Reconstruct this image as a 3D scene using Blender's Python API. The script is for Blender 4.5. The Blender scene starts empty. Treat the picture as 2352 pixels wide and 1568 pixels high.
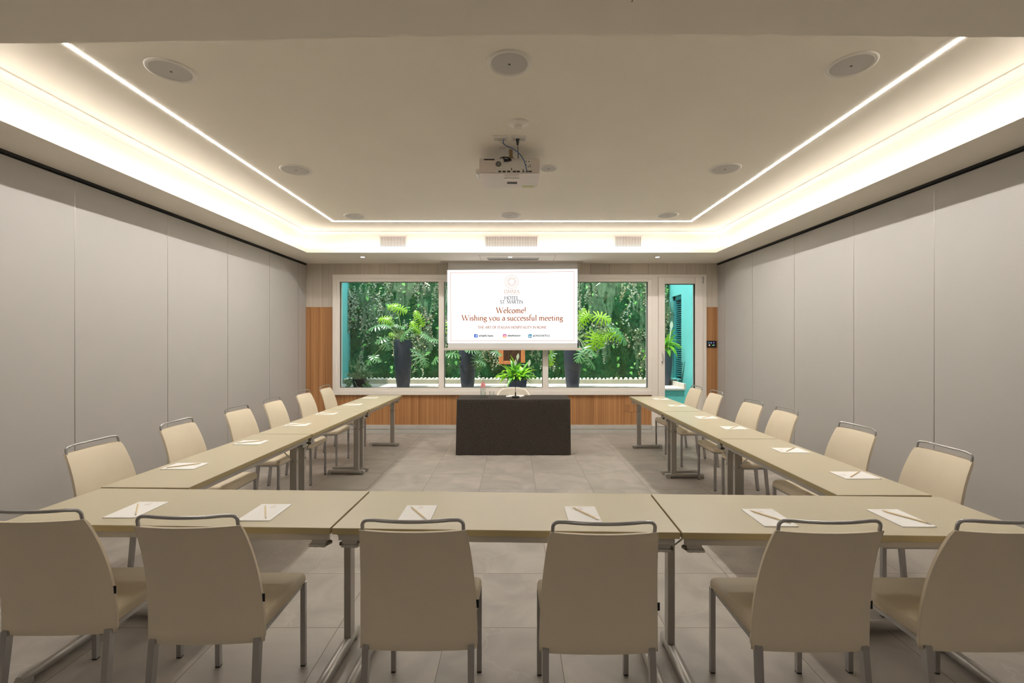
import bpy, bmesh, math, random
from mathutils import Vector, Matrix, noise
random.seed(7)
PI = math.pi
C = bpy.context.scene.collection
SC = bpy.context.scene

# ------------------------------------------------------------------ camera, world, sun, exposure
H = 1.573          # eye height
F = 1060.0         # focal length in pixels of the 2352-wide frame
cam_d = bpy.data.cameras.new('camera')
cam = bpy.data.objects.new('camera', cam_d); C.objects.link(cam)
cam.location = (0, 0, H); cam.rotation_euler = (PI/2, 0, 0)
cam_d.sensor_width = 36.0; cam_d.lens = F/2352*36.0
cam_d.shift_x = -4/2352; cam_d.clip_start = 0.05
SC.camera = cam
SC.view_settings.view_transform = 'Standard'
SC.view_settings.look = 'None'
SC.view_settings.gamma = 1.0
SC.view_settings.use_curve_mapping = False
SC.view_settings.exposure = 0.12
w = bpy.data.worlds.new('sky'); SC.world = w; w.use_nodes = True
bg = w.node_tree.nodes['Background']
bg.inputs[0].default_value = (0.80, 0.92, 1.0, 1); bg.inputs[1].default_value = 3.4
sun_d = bpy.data.lights.new('sun', 'SUN'); sun_d.energy = 6.5; sun_d.angle = 0.01; sun_d.color = (1, .96, .88)
sun = bpy.data.objects.new('sun', sun_d); C.objects.link(sun)
sd = Vector((0.30, 0.16, -1.0)).normalized()       # direction the light travels
sun.rotation_euler = sd.to_track_quat('-Z', 'Y').to_euler(); sun.location = (0, 9, 6)
LED = (1.0, 0.963, 0.915)
S_LINE, S_COVE, S_DOWN, S_REAR_FILL = 165.0, 20.0, 60.0, 230.0

def P(x, y, h):                 # world point seen at photo pixel (x, y) on the level h
    d = F*(H-h)/(y-784.0); return ((x-1180)*d/F, d, h)
def Q(x, y, d):                 # world point seen at photo pixel (x, y) at depth d
    return ((x-1180)*d/F, d, H-(y-784.0)*d/F)

# ------------------------------------------------------------------ materials
def lin(c):
    return tuple(((v/255)/12.92 if v/255 <= .04045 else ((v/255+.055)/1.055)**2.4) for v in c)
def mat(name, col, rough=.5, metal=0., var=0., scale=40., bump=0., bscale=200., spec=.5, srgb=True, stretch=(1,1,1), emit=None, es=0., trans=0.):
    m = bpy.data.materials.new(name); m.use_nodes = True
    nt = m.node_tree; b = nt.nodes['Principled BSDF']
    c = lin(col) if srgb else col
    b.inputs['Base Color'].default_value = (*c, 1)
    b.inputs['Roughness'].default_value = rough
    b.inputs['Metallic'].default_value = metal
    b.inputs['Specular IOR Level'].default_value = spec
    if emit:
        b.inputs['Emission Color'].default_value = (*emit, 1); b.inputs['Emission Strength'].default_value = es
    if var or bump:
        tc = nt.nodes.new('ShaderNodeTexCoord'); mp = nt.nodes.new('ShaderNodeMapping')
        mp.inputs['Scale'].default_value = stretch
        nt.links.new(tc.outputs['Object'], mp.inputs[0])
    if var:
        n = nt.nodes.new('ShaderNodeTexNoise'); n.inputs['Scale'].default_value = scale; n.inputs['Detail'].default_value = 4
        nt.links.new(mp.outputs[0], n.inputs['Vector'])
        r = nt.nodes.new('ShaderNodeValToRGB')
        r.color_ramp.elements[0].position = .3; r.color_ramp.elements[1].position = .7
        r.color_ramp.elements[0].color = (*[v*(1-var) for v in c], 1)
        r.color_ramp.elements[1].color = (*[min(1, v*(1+var)) for v in c], 1)
        nt.links.new(n.outputs[0], r.inputs[0]); nt.links.new(r.outputs[0], b.inputs['Base Color'])
    if bump:
        n2 = nt.nodes.new('ShaderNodeTexNoise'); n2.inputs['Scale'].default_value = bscale
        nt.links.new(mp.outputs[0], n2.inputs['Vector'])
        bp = nt.nodes.new('ShaderNodeBump'); bp.inputs['Strength'].default_value = bump; bp.inputs['Distance'].default_value = .002
        nt.links.new(n2.outputs[0], bp.inputs['Height']); nt.links.new(bp.outputs[0], b.inputs['Normal'])
    if trans:                     # leaves let light through
        out = nt.nodes['Material Output']; tr = nt.nodes.new('ShaderNodeBsdfTranslucent'); mx = nt.nodes.new('ShaderNodeMixShader')
        tr.inputs[0].default_value = (min(1, c[0]*1.5), min(1, c[1]*1.5), c[2]*.6, 1)
        mx.inputs[0].default_value = trans
        nt.links.new(b.outputs[0], mx.inputs[1]); nt.links.new(tr.outputs[0], mx.inputs[2]); nt.links.new(mx.outputs[0], out.inputs[0])
    return m
def emis(name, col, s, srgb=True):
    m = bpy.data.materials.new(name); m.use_nodes = True; nt = m.node_tree
    nt.nodes.remove(nt.nodes['Principled BSDF']); e = nt.nodes.new('ShaderNodeEmission')
    e.inputs[0].default_value = (*(lin(col) if srgb else col), 1); e.inputs[1].default_value = s
    nt.links.new(e.outputs[0], nt.nodes['Material Output'].inputs[0]); return m
def glass(name, tint=(1, 1, 1), g=.08, rough=.0, k=.8):
    m = bpy.data.materials.new(name); m.use_nodes = True; nt = m.node_tree
    nt.nodes.remove(nt.nodes['Principled BSDF'])
    t = nt.nodes.new('ShaderNodeBsdfTransparent'); t.inputs[0].default_value = (*tint, 1)
    gl = nt.nodes.new('ShaderNodeBsdfGlossy'); gl.inputs['Roughness'].default_value = rough
    fr = nt.nodes.new('ShaderNodeLayerWeight'); fr.inputs[0].default_value = .25
    ml = nt.nodes.new('ShaderNodeMath'); ml.operation = 'MULTIPLY_ADD'; ml.inputs[1].default_value = k; ml.inputs[2].default_value = g
    nt.links.new(fr.outputs['Fresnel'], ml.inputs[0])
    mx = nt.nodes.new('ShaderNodeMixShader'); nt.links.new(ml.outputs[0], mx.inputs[0])
    nt.links.new(t.outputs[0], mx.inputs[1]); nt.links.new(gl.outputs[0], mx.inputs[2])
    nt.links.new(mx.outputs[0], nt.nodes['Material Output'].inputs[0]); return m
def stripes(name, c1, c2, scale, rough, panel=None):       # vertical grain running along z
    m = bpy.data.materials.new(name); m.use_nodes = True; nt = m.node_tree; b = nt.nodes['Principled BSDF']
    b.inputs['Roughness'].default_value = rough
    tc = nt.nodes.new('ShaderNodeTexCoord'); mp = nt.nodes.new('ShaderNodeMapping'); mp.inputs['Scale'].default_value = (scale, scale, scale*.006)
    n = nt.nodes.new('ShaderNodeTexNoise'); n.inputs['Scale'].default_value = 1; n.inputs['Detail'].default_value = 5; n.inputs['Roughness'].default_value = .7
    r = nt.nodes.new('ShaderNodeValToRGB'); r.color_ramp.elements[0].position = .34; r.color_ramp.elements[1].position = .64
    r.color_ramp.elements[0].color = (*lin(c1), 1); r.color_ramp.elements[1].color = (*lin(c2), 1)
    nt.links.new(tc.outputs['Object'], mp.inputs[0]); nt.links.new(mp.outputs[0], n.inputs['Vector']); nt.links.new(n.outputs[0], r.inputs[0])
    last = r.outputs[0]
    if panel:                                              # veneer leaves, each a shade of its own, with a fine joint
        sx = nt.nodes.new('ShaderNodeSeparateXYZ'); nt.links.new(tc.outputs['Object'], sx.inputs[0])
        dv = nt.nodes.new('ShaderNodeMath'); dv.operation = 'DIVIDE'; dv.inputs[1].default_value = panel; nt.links.new(sx.outputs[0], dv.inputs[0])
        fr = nt.nodes.new('ShaderNodeMath'); fr.operation = 'FRACT'; nt.links.new(dv.outputs[0], fr.inputs[0])
        lt = nt.nodes.new('ShaderNodeMath'); lt.operation = 'LESS_THAN'; lt.inputs[1].default_value = .016; nt.links.new(fr.outputs[0], lt.inputs[0])
        fl = nt.nodes.new('ShaderNodeMath'); fl.operation = 'FLOOR'; nt.links.new(dv.outputs[0], fl.inputs[0])
        wn = nt.nodes.new('ShaderNodeTexWhiteNoise'); wn.noise_dimensions = '1D'; nt.links.new(fl.outputs[0], wn.inputs['W'])
        mr = nt.nodes.new('ShaderNodeMapRange'); mr.inputs[3].default_value = .9; mr.inputs[4].default_value = 1.1; nt.links.new(wn.outputs[0], mr.inputs[0])
        s1 = nt.nodes.new('ShaderNodeMath'); s1.operation = 'MULTIPLY'; s1.inputs[1].default_value = -.45; nt.links.new(lt.outputs[0], s1.inputs[0])
        s2 = nt.nodes.new('ShaderNodeMath'); s2.operation = 'ADD'; nt.links.new(s1.outputs[0], s2.inputs[0]); nt.links.new(mr.outputs[0], s2.inputs[1])
        vm = nt.nodes.new('ShaderNodeVectorMath'); vm.operation = 'SCALE'; nt.links.new(last, vm.inputs[0]); nt.links.new(s2.outputs[0], vm.inputs['Scale'])
        last = vm.outputs[0]
    nt.links.new(last, b.inputs['Base Color']); return m

def floor_mat():
    m = bpy.data.materials.new('grey_stone_tiles'); m.use_nodes = True; nt = m.node_tree; b = nt.nodes['Principled BSDF']; L = nt.links.new
    def N(t, **k):
        n = nt.nodes.new(t)
        for a, v in k.items(): setattr(n, a, v)
        return n
    tc = N('ShaderNodeTexCoord'); sx = N('ShaderNodeSeparateXYZ'); L(tc.outputs['Object'], sx.inputs[0])
    fr, ids = [], []
    for ax, off, sz in ((0, .233, .600), (1, 2.535, .595)):
        s = N('ShaderNodeMath', operation='SUBTRACT'); s.inputs[1].default_value = off; L(sx.outputs[ax], s.inputs[0])
        d = N('ShaderNodeMath', operation='DIVIDE'); d.inputs[1].default_value = sz; L(s.outputs[0], d.inputs[0])
        f = N('ShaderNodeMath', operation='FRACT'); L(d.outputs[0], f.inputs[0])
        g = N('ShaderNodeMath', operation='FLOOR'); L(d.outputs[0], g.inputs[0])
        a = N('ShaderNodeMath', operation='LESS_THAN'); a.inputs[1].default_value = .0065; L(f.outputs[0], a.inputs[0])
        fr.append(a); ids.append(g)
    grout = N('ShaderNodeMath', operation='MAXIMUM'); L(fr[0].outputs[0], grout.inputs[0]); L(fr[1].outputs[0], grout.inputs[1])
    cb = N('ShaderNodeCombineXYZ'); L(ids[0].outputs[0], cb.inputs[0]); L(ids[1].outputs[0], cb.inputs[1])
    wn = N('ShaderNodeTexWhiteNoise', noise_dimensions='3D'); L(cb.outputs[0], wn.inputs['Vector'])
    sc = N('ShaderNodeVectorMath', operation='SCALE'); sc.inputs['Scale'].default_value = 7; L(wn.outputs['Color'], sc.inputs[0])
    ad = N('ShaderNodeVectorMath', operation='ADD'); L(tc.outputs['Object'], ad.inputs[0]); L(sc.outputs[0], ad.inputs[1])
    n1 = N('ShaderNodeTexNoise'); n1.inputs['Scale'].default_value = 2.4; n1.inputs['Detail'].default_value = 7; n1.inputs['Distortion'].default_value = 1.2
    L(ad.outputs[0], n1.inputs['Vector'])
    r1 = N('ShaderNodeValToRGB'); e = r1.color_ramp.elements
    e[0].position = .3; e[0].color = (*lin((150, 142, 133)), 1); e[1].position = .72; e[1].color = (*lin((178, 169, 158)), 1)
    L(n1.outputs[0], r1.inputs[0])
    n2 = N('ShaderNodeTexNoise'); n2.inputs['Scale'].default_value = .8; n2.inputs['Detail'].default_value = 5; n2.inputs['Distortion'].default_value = .15
    ad2 = N('ShaderNodeVectorMath', operation='ADD'); ad2.inputs[1].default_value = (3.3, 8.1, 0); L(ad.outputs[0], ad2.inputs[0]); L(ad2.outputs[0], n2.inputs['Vector'])
    sb = N('ShaderNodeMath', operation='SUBTRACT'); sb.inputs[1].default_value = .5; L(n2.outputs[0], sb.inputs[0])
    ab = N('ShaderNodeMath', operation='ABSOLUTE'); L(sb.outputs[0], ab.inputs[0])
    vr = N('ShaderNodeMapRange'); vr.inputs[1].default_value = .0; vr.inputs[2].default_value = .0035; vr.inputs[3].default_value = .14; vr.inputs[4].default_value = 0; L(ab.outputs[0], vr.inputs[0])
    mx = N('ShaderNodeMix', data_type='RGBA'); L(vr.outputs[0], mx.inputs[0]); L(r1.outputs[0], mx.inputs[6]); mx.inputs[7].default_value = (*lin((214, 207, 197)), 1)
    mg = N('ShaderNodeMix', data_type='RGBA'); L(grout.outputs[0], mg.inputs[0]); L(mx.outputs[2], mg.inputs[6]); mg.inputs[7].default_value = (*lin((112, 98, 80)), 1)
    L(mg.outputs[2], b.inputs['Base Color']); b.inputs['Roughness'].default_value = .42; b.inputs['Specular IOR Level'].default_value = .4
    bp = N('ShaderNodeBump'); bp.inputs['Strength'].default_value = .15; bp.inputs['Distance'].default_value = .002; L(n1.outputs[0], bp.inputs['Height']); L(bp.outputs[0], b.inputs['Normal'])
    return m

M = dict(
    paint=mat('white_ceiling_paint', (243, 236, 224), .9, var=.015, scale=1.5, bump=.1, bscale=60),
    panel=mat('warm_grey_laminate', (182, 178, 173), .55, var=.012, scale=3),
    alu=mat('satin_aluminium', (176, 172, 166), .35, .85),
    gap=mat('dark_gap', (16, 14, 13), .8),
    wallpaper=stripes('striped_wallpaper', (196, 185, 171), (208, 198, 184), 55, .85, .33),
    wood=stripes('oak_veneer', (152, 100, 58), (194, 144, 95), 38, .45, .27),
    frame=mat('white_lacquer', (240, 232, 222), .4, var=.01, scale=5),
    marble=mat('pale_skirting_stone', (196, 193, 186), .35, var=.06, scale=6),
    floor=floor_mat(),
    table=mat('beige_laminate', (200, 188, 160), .36, var=.012, scale=300),
    edge=mat('olive_edge_band', (168, 152, 112), .5),
    tmetal=mat('silver_painted_steel', (176, 171, 163), .38, .35),
    steel=mat('brushed_steel', (176, 174, 172), .3, .8),
    chrome=mat('polished_steel', (190, 188, 184), .15, 1.),
    zinc=mat('dark_zinc', (96, 88, 74), .4, .7),
    leather=mat('cream_leather', (224, 209, 183), .55, var=.012, scale=9, bump=.25, bscale=420),
    seam=mat('cream_piping', (214, 200, 178), .5),
    black=mat('black_plastic', (20, 19, 19), .45),
    tag=mat('black_woven_tag', (22, 21, 24), .8, bump=.4, bscale=900),
    cloth=mat('charcoal_felt', (72, 67, 62), .95, var=.55, scale=170, bump=.8, bscale=260, spec=.1),
    paper=mat('white_paper', (250, 247, 243), .7),
    ink=mat('faint_pink_print', (232, 214, 206), .8),
    pencil=mat('natural_pencil_wood', (236, 214, 172), .5),
    eraser=mat('white_eraser', (242, 236, 226), .6),
    ferrule=mat('pencil_ferrule', (216, 208, 190), .3, .8),
    lead=mat('graphite', (70, 64, 58), .5),
    white=mat('white_plastic', (228, 223, 214), .45),
    grille=mat('speaker_grille', (198, 194, 190), .75, var=.06, scale=700),
    proj=mat('projector_shell', (226, 214, 205), .45),
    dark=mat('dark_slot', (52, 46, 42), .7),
    blue=mat('blue_cable', (72, 104, 156), .5), cream=mat('cream_cable', (216, 196, 160), .5),
    brass=mat('tan_bracket', (150, 128, 96), .5, .4),
    screen=mat('screen_fabric', (212, 210, 206), .9), scase=mat('screen_rail', (206, 196, 186), .5),
    led=emis('led_line_diffuser', LED, S_LINE, False), cove=emis('cove_led_tape', LED, S_COVE, False), rear_fill=emis('rear_fill_lens', LED, S_REAR_FILL, False), down=emis('downlight_lens', LED, S_DOWN, False),
    pane=glass('window_glass', (.97, .99, .985), .012), clear=glass('drinking_glass', (.985, .99, .99), .03, 0., .35),
    green_glass=glass('pale_green_glass', (.96, .985, .975), .04, 0., .35), water=glass('water', (.93, .97, .96), .03, 0., .3),
    blabel=mat('red_bottle_label', (226, 150, 150), .6, var=.2, scale=60), wlabel=mat('white_bottle_label', (222, 220, 212), .6, var=.1, scale=60),
    chairw=mat('pale_velvet_shell', (226, 216, 200), .8, var=.05, scale=12),
    teal=mat('teal_render', (100, 190, 188), .85, var=.05, scale=2.5), teald=mat('teal_shutter_paint', (34, 128, 132), .6),
    terrace=mat('pale_terrace_stone', (196, 188, 178), .6, var=.06, scale=5), curb=mat('pale_curb_stone', (158, 154, 136), .7, var=.1, scale=7),
    pebble=mat('white_pebble', (228, 224, 212), .6, var=.1, scale=15), pebble2=mat('cream_pebble', (204, 194, 174), .6, var=.1, scale=15),
    pot=mat('dark_blue_grey_resin', (58, 62, 76), .5, var=.12, scale=9), soil=mat('potting_soil', (52, 40, 30), .95, var=.4, scale=50),
    leaf=mat('philodendron_leaf', (92, 140, 86), .34, spec=1.0, var=.15, scale=9, trans=.35), leafb=mat('yellow_green_leaf', (148, 196, 48), .35, var=.1, scale=9, trans=.4),  # second leaf colour is a brighter yellow-green
    stem=mat('pale_green_stem', (142, 168, 104), .5), lily=mat('glossy_lily_leaf', (104, 164, 60), .3, var=.15, scale=12, trans=.4),
    bloom=mat('white_bloom', (240, 240, 228), .5, trans=.3), succ=mat('grey_green_leaf', (116, 146, 110), .5, var=.15, scale=14, trans=.15),
    moss=mat('dark_moss', (48, 100, 60), .95, var=.5, scale=9, bump=1., bscale=70), moss2=mat('moss_leaflets', (58, 132, 80), .8, var=.4, scale=3, trans=.2),
    moss3=mat('olive_fern', (74, 108, 50), .8, var=.3, scale=4, trans=.2),
    vinebeige=mat('cream_vine_leaf', (172, 168, 136), .6, var=.25, scale=7, trans=.2), vinegreen=mat('green_vine_leaf', (78, 116, 66), .5, var=.3, scale=6, trans=.2),
    vine=mat('variegated_vine_leaf', (146, 160, 138), .6, var=.4, scale=5, trans=.2), grassy=mat('hanging_fern', (112, 146, 108), .7, var=.2, scale=6, trans=.2),
    ivy=mat('heart_leaf', (84, 150, 60), .45, var=.3, scale=4, trans=.25), twig=mat('dry_vine_stem', (150, 140, 96), .8),
    bark=mat('dark_bark', (92, 60, 42), .9, var=.5, scale=16, bump=1., bscale=60, stretch=(3, 3, .5)), orange=mat('orange_wood', (196, 118, 66), .6, var=.2, scale=8, stretch=(4, 4, .6)),
)

# ------------------------------------------------------------------ mesh helpers
def link(name, bm, m, parent=None, smooth=False, sharp=None):
    me = bpy.data.meshes.new(name); bm.normal_update(); bm.to_mesh(me); bm.free()
    o = bpy.data.objects.new(name, me); C.objects.link(o)
    for mm in (m if isinstance(m, (list, tuple)) else [m]): me.materials.append(mm)
    if smooth:
        for p in me.polygons: p.use_smooth = True
        if sharp: me.set_sharp_from_angle(angle=math.radians(sharp))
    if parent: o.parent = parent
    return o
def bx(bm, x0, x1, y0, y1, z0, z1, rot=None, bev=0, mi=0):
    vs = [bm.verts.new((x, y, z)) for x in (x0, x1) for y in (y0, y1) for z in (z0, z1)]
    if rot:
        for v in vs: v.co = rot @ v.co
    fs = [bm.faces.new([vs[i] for i in f]) for f in ((0, 1, 3, 2), (4, 6, 7, 5), (0, 4, 5, 1), (2, 3, 7, 6), (0, 2, 6, 4), (1, 5, 7, 3))]
    for f in fs: f.material_index = mi
    if bev:
        es = list({e for f in fs for e in f.edges}); r = bmesh.ops.bevel(bm, geom=es, offset=bev, segments=2, affect='EDGES', profile=.6)
        for f in r['faces']: f.material_index = mi
    return vs
def box(name, x0, x1, y0, y1, z0, z1, m, parent=None, bev=0):
    bm = bmesh.new(); bx(bm, x0, x1, y0, y1, z0, z1, bev=bev); return link(name, bm, m, parent)
def tube(bm, pts, r, seg=8, cap=True, closed=False, flat=1.0, mi=0):
    pts = [Vector(p) for p in pts]; rs = r if isinstance(r, (list, tuple)) else [r]*len(pts)
    rings = []; prev = None
    for i, p in enumerate(pts):
        a = pts[i-1] if i > 0 else (pts[-1] if closed else p); b = pts[i+1] if i < len(pts)-1 else (pts[0] if closed else p)
        t = (b-a).normalized()
        u = Vector((0, 0, 1)) if prev is None else prev
        if abs(t.dot(u)) > .98: u = Vector((1, 0, 0)) if abs(t.x) < .9 else Vector((0, 1, 0))
        s = t.cross(u).normalized(); u = s.cross(t).normalized(); prev = u
        rings.append([bm.verts.new(p + (s*math.cos(2*PI*k/seg+PI/seg)*flat + u*math.sin(2*PI*k/seg+PI/seg))*rs[i]) for k in range(seg)])
    n = len(rings)
    for i in range(n if closed else n-1):
        A, B = rings[i], rings[(i+1) % n]
        for k in range(seg):
            f = bm.faces.new((A[k], A[(k+1) % seg], B[(k+1) % seg], B[k])); f.material_index = mi
    if cap and not closed:
        bm.faces.new(rings[0][::-1]).material_index = mi; bm.faces.new(rings[-1]).material_index = mi
def lathe(bm, prof, seg=32, c=(0, 0, 0), mi=0):
    rings = []
    for r, z in prof:
        if r < 1e-6: rings.append([bm.verts.new((c[0], c[1], c[2]+z))])
        else: rings.append([bm.verts.new((c[0]+r*math.cos(2*PI*k/seg), c[1]+r*math.sin(2*PI*k/seg), c[2]+z)) for k in range(seg)])
    for A, B in zip(rings, rings[1:]):
        for k in range(seg):
            k2 = (k+1) % seg
            q = [A[k % len(A)], A[k2 % len(A)], B[k2 % len(B)], B[k % len(B)]]
            q = list(dict.fromkeys(q))
            if len(q) > 2: bm.faces.new(q).material_index = mi
def prism(bm, pts, z0, z1, mi=0):
    a = [bm.verts.new((x, y, z0)) for x, y in pts]; b = [bm.verts.new((x, y, z1)) for x, y in pts]; n = len(pts)
    bm.faces.new(a[::-1]).material_index = mi; bm.faces.new(b).material_index = mi
    for i in range(n): bm.faces.new((a[i], a[(i+1) % n], b[(i+1) % n], b[i])).material_index = mi
def prof_x(bm, prof, y0, y1):       # extrude an (x, z) outline along y
    a = [bm.verts.new((x, y0, z)) for x, z in prof]; b = [bm.verts.new((x, y1, z)) for x, z in prof]; n = len(prof)
    bm.faces.new(a); bm.faces.new(b[::-1])
    for i in range(n): bm.faces.new((a[i], b[i], b[(i+1) % n], a[(i+1) % n]))
def tag(o, label, cat, group=None, kind=None):
    o['label'] = label; o['category'] = cat
    if group: o['group'] = group
    if kind: o['kind'] = kind
    return o
def empty(name, loc=(0, 0, 0), rz=0):
    o = bpy.data.objects.new(name, None); C.objects.link(o); o.location = loc; o.rotation_euler = (0, 0, rz); o.empty_display_size = .1; return o
def struct(o): o['kind'] = 'structure'; return o
def dup(root, loc, rz, label, group=None):
    r = root.copy(); C.objects.link(r); r.location = loc; r.rotation_euler = (0, 0, rz); r['label'] = label
    if group: r['group'] = group
    for ch in list(root.children):
        c = ch.copy(); C.objects.link(c); c.parent = r
        for g in list(ch.children):
            d = g.copy(); C.objects.link(d); d.parent = c
    return r

# ------------------------------------------------------------------ room shell
D = 7.94; XL, XR = -3.573, 3.506
ZS = 2.914; ZC = 3.243                     # soffit and coffer ceiling
LXL, LXR, LY = -3.122, 3.057, 6.968        # inner edge of the soffit
YB = 2.035                                 # near beam
YR = -3.0                                  # wall behind the viewer
struct(box('floor', XL-.3, XR+.3, YR, D+.02, -.06, 0, M['floor']))
bm = bmesh.new()
bx(bm, LXL-.13, LXR+.13, YB-.2, LY+.13, ZC, ZC+.08); struct(link('ceiling', bm, M['paint']))
# soffit ring round the coffer, with the upstand lip that hides the LED tape
def soffit(name, pieces):
    bm = bmesh.new()
    for p in pieces: bx(bm, *p)
    return struct(link(name, bm, M['paint']))
e = .09
soffit('trim_1', [(XL-.1, LXL-.016, YB, D, ZS, ZS+.02), (LXL-.016, LXL, YB, LY, ZS, ZS+.058), (LXL, LXL+.006, YB, LY-.006, ZS, ZS+.014), (XL-.1, LXL-e, YB, LY+e, ZS+.02, ZC+.05)])
soffit('trim_2', [(LXR+.016, XR+.1, YB, D, ZS, ZS+.02), (LXR, LXR+.016, YB, LY, ZS, ZS+.058), (LXR-.006, LXR, YB, LY-.006, ZS, ZS+.014), (LXR+e, XR+.1, YB, LY+e, ZS+.02, ZC+.05)])
soffit('trim_3', [(LXL-.016, LXR+.016, LY+.016, D+.02, ZS, ZS+.02), (LXL-.016, LXR+.016, LY, LY+.016, ZS, ZS+.058), (LXL, LXR, LY-.006, LY, ZS, ZS+.014), (LXL-e, LXR+e, LY+e, D, ZS+.02, ZC+.05)])
# cove moulding where the coffer wall meets the ceiling
def cove_prof(s, x):
    out = [(x-s*e, ZC-.055), (x-s*(e-.012), ZC-.055), (x-s*(e-.012), ZC-.046)]
    for k in range(7):
        a = PI/2*k/6; out.append((x-s*(e-.014)+s*.062*(1-math.cos(a)), ZC-.046+.036*math.sin(a)))
    return out + [(x-s*.004, ZC-.010), (x-s*.004, ZC), (x-s*e, ZC)]
bm = bmesh.new(); prof_x(bm, cove_prof(1, LXL), YB, LY+e); struct(link('trim_4', bm, M['paint'], smooth=True, sharp=40))
bm = bmesh.new(); prof_x(bm, cove_prof(-1, LXR), YB, LY+e); struct(link('trim_5', bm, M['paint'], smooth=True, sharp=40))
bm = bmesh.new(); prof_x(bm, cove_prof(-1, 0), LXL-e, LXR+e)
bmesh.ops.transform(bm, matrix=Matrix(((0, 1, 0, 0), (1, 0, 0, LY), (0, 0, 1, 0), (0, 0, 0, 1))), verts=bm.verts)
bmesh.ops.recalc_face_normals(bm, faces=bm.faces); struct(link('trim_6', bm, M['paint'], smooth=True, sharp=40))
# lowered beam and the ceiling behind the viewer
bm = bmesh.new(); prism(bm, [(XL-.1, YR), (XR+.1, YR), (XR+.1, 2.02), (2.03, 2.035), (.9, 2.017), (-.05, 2.02), (-.9, 2.045), (-2.0, 2.075), (XL-.1, 2.085)], ZS, ZC+.08)
struct(link('ceiling_beam', bm, M['paint'])).name = 'trim_7'
# side walls of sliding partition panels
def side_wall(name, x, s, seams, yend):
    root = struct(empty(name, (x, 0, 0)))
    box('backing', s*.005 if s > 0 else -.12, .12 if s > 0 else -.005, YR, D, 0, ZS, M['gap'], root)
    bm = bmesh.new(); bx(bm, *(sorted((0, -s*.012))), YR, D-.0, ZS-.022, ZS, ); link('ceiling_track', bm, M['black'], root)
    ys = [YR]
    y = seams[0]
    while y > YR+.3: ys.insert(1, y); y -= 1.0
    ys = ys + seams[1:] + [yend]
    for a, b in zip(ys, ys[1:]):
        box('panel', *sorted((0, s*.02)), a+.003, b-.003, .012, ZS-.034, M['panel'], root, bev=.0015)
        if b < yend: box('joint_strip', *sorted((-s*.0008, s*.012)), b-.0026, b+.0026, .012, ZS-.034, M['alu'], root)
    return root
side_wall('wall_left', XL, -1, [2.75, 3.757, 4.765, 5.765, 6.751, 7.655], D)
side_wall('wall_right', XR, 1, [2.86, 3.85, 4.76, 5.77, 6.78, 7.665], D)
struct(box('wall_rear', XL-.1, XR+.1, YR-.1, YR, 0, ZC, M['panel']))
# window wall
def wx(x): return (x-1180)/F*D
def wz(y): return H-(y-784)/F*D
WX0, WX1, WXD = wx(766), wx(1500), wx(1621)
WT, WB = wz(631), wz(906); DB = wz(978)
WOODT = wz(705)
bm = bmesh.new()
bx(bm, XL-.1, WX0+.01, D, D+.2, WOODT, ZS+.3); bx(bm, WXD-.01, XR+.1, D, D+.2, WOODT, ZS+.3); bx(bm, WX0+.01, WXD-.01, D, D+.2, WT-.01, ZS+.3)
struct(link('wall_back', bm, M['wallpaper']))
bm = bmesh.new()
bx(bm, XL-.1, WX0+.01, D-.006, D+.2, .0, WOODT); bx(bm, WX0+.01, WX1, D-.006, D+.2, 0, WB+.01); bx(bm, WXD-.01, XR+.1, D-.006, D+.2, 0, WOODT); bx(bm, WX1, WXD-.01, D, D+.2, 0, DB)
struct(link('trim_8', bm, M['wood']))
bm = bmesh.new()
bx(bm, XL, wx(1495), D-.03, D, .072, wz(975), bev=.002); bx(bm, XL, wx(1497), D-.036, D, 0, .066, bev=.002)
bx(bm, wx(1495), wx(1625), D-.05, D, 0, wz(978)-.005, bev=.002); bx(bm, wx(1625), XR, D-.03, D, 0, .066, bev=.002)
struct(link('baseboard_back', bm, M['marble']))
bm = bmesh.new(); bx(bm, XL, XL+.012, 3., D-.03, 0, .05); struct(link('baseboard_left', bm, M['marble']))
bm = bmesh.new(); bx(bm, XR-.012, XR, 3., D-.03, 0, .05); struct(link('baseboard_right', bm, M['marble']))
# picture window in three lights
win = struct(empty('window_1', (0, D, 0)))
bm = bmesh.new()
f0, f1 = wx(781.5), wx(1487); g0, g1 = wz(647.5), wz(890)
m1a, m1b, m2a, m2b = wx(1008), wx(1020.5), wx(1246), wx(1259)
bx(bm, WX0, f0, -.035, .10, WB+.0, WT, bev=.003); bx(bm, f1, WX1-.03, -.035, .10, WB, WT, bev=.003)
bx(bm, f0, f1, -.035, .10, g0, WT, bev=.003); bx(bm, f0, f1, -.035, .10, WB, g1, bev=.003)
bx(bm, m1a, m1b, -.03, .10, g1, g0, bev=.003); bx(bm, m2a, m2b, -.03, .10, g1, g0, bev=.003)
bx(bm, WX0-.0, WX1-.03, -.052, -.03, WB, wz(896.5), bev=.003); bx(bm, WX0+.0, WX1-.03, -.048, -.034, WT-.075, WT, bev=.003); bx(bm, WX0, WX0+.07, -.046, -.034, WB+.08, WT-.076, bev=.003)
link('window_frame', bm, M['frame'], win)
bm = bmesh.new()
for a, b in ((f0, m1a), (m1b, m2a), (m2b, f1)):
    for q in ((a, a+.006, g1, g0), (b-.006, b, g1, g0), (a, b, g1, g1+.006), (a, b, g0-.006, g0)): bx(bm, q[0], q[1], .0, .03, q[2], q[3])
link('gasket', bm, M['dark'], win)
for a, b in ((f0, m1a), (m1b, m2a), (m2b, f1)):
    box('glass_pane', a, b, .012, .022, g1, g0, M['pane'], win)
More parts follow.
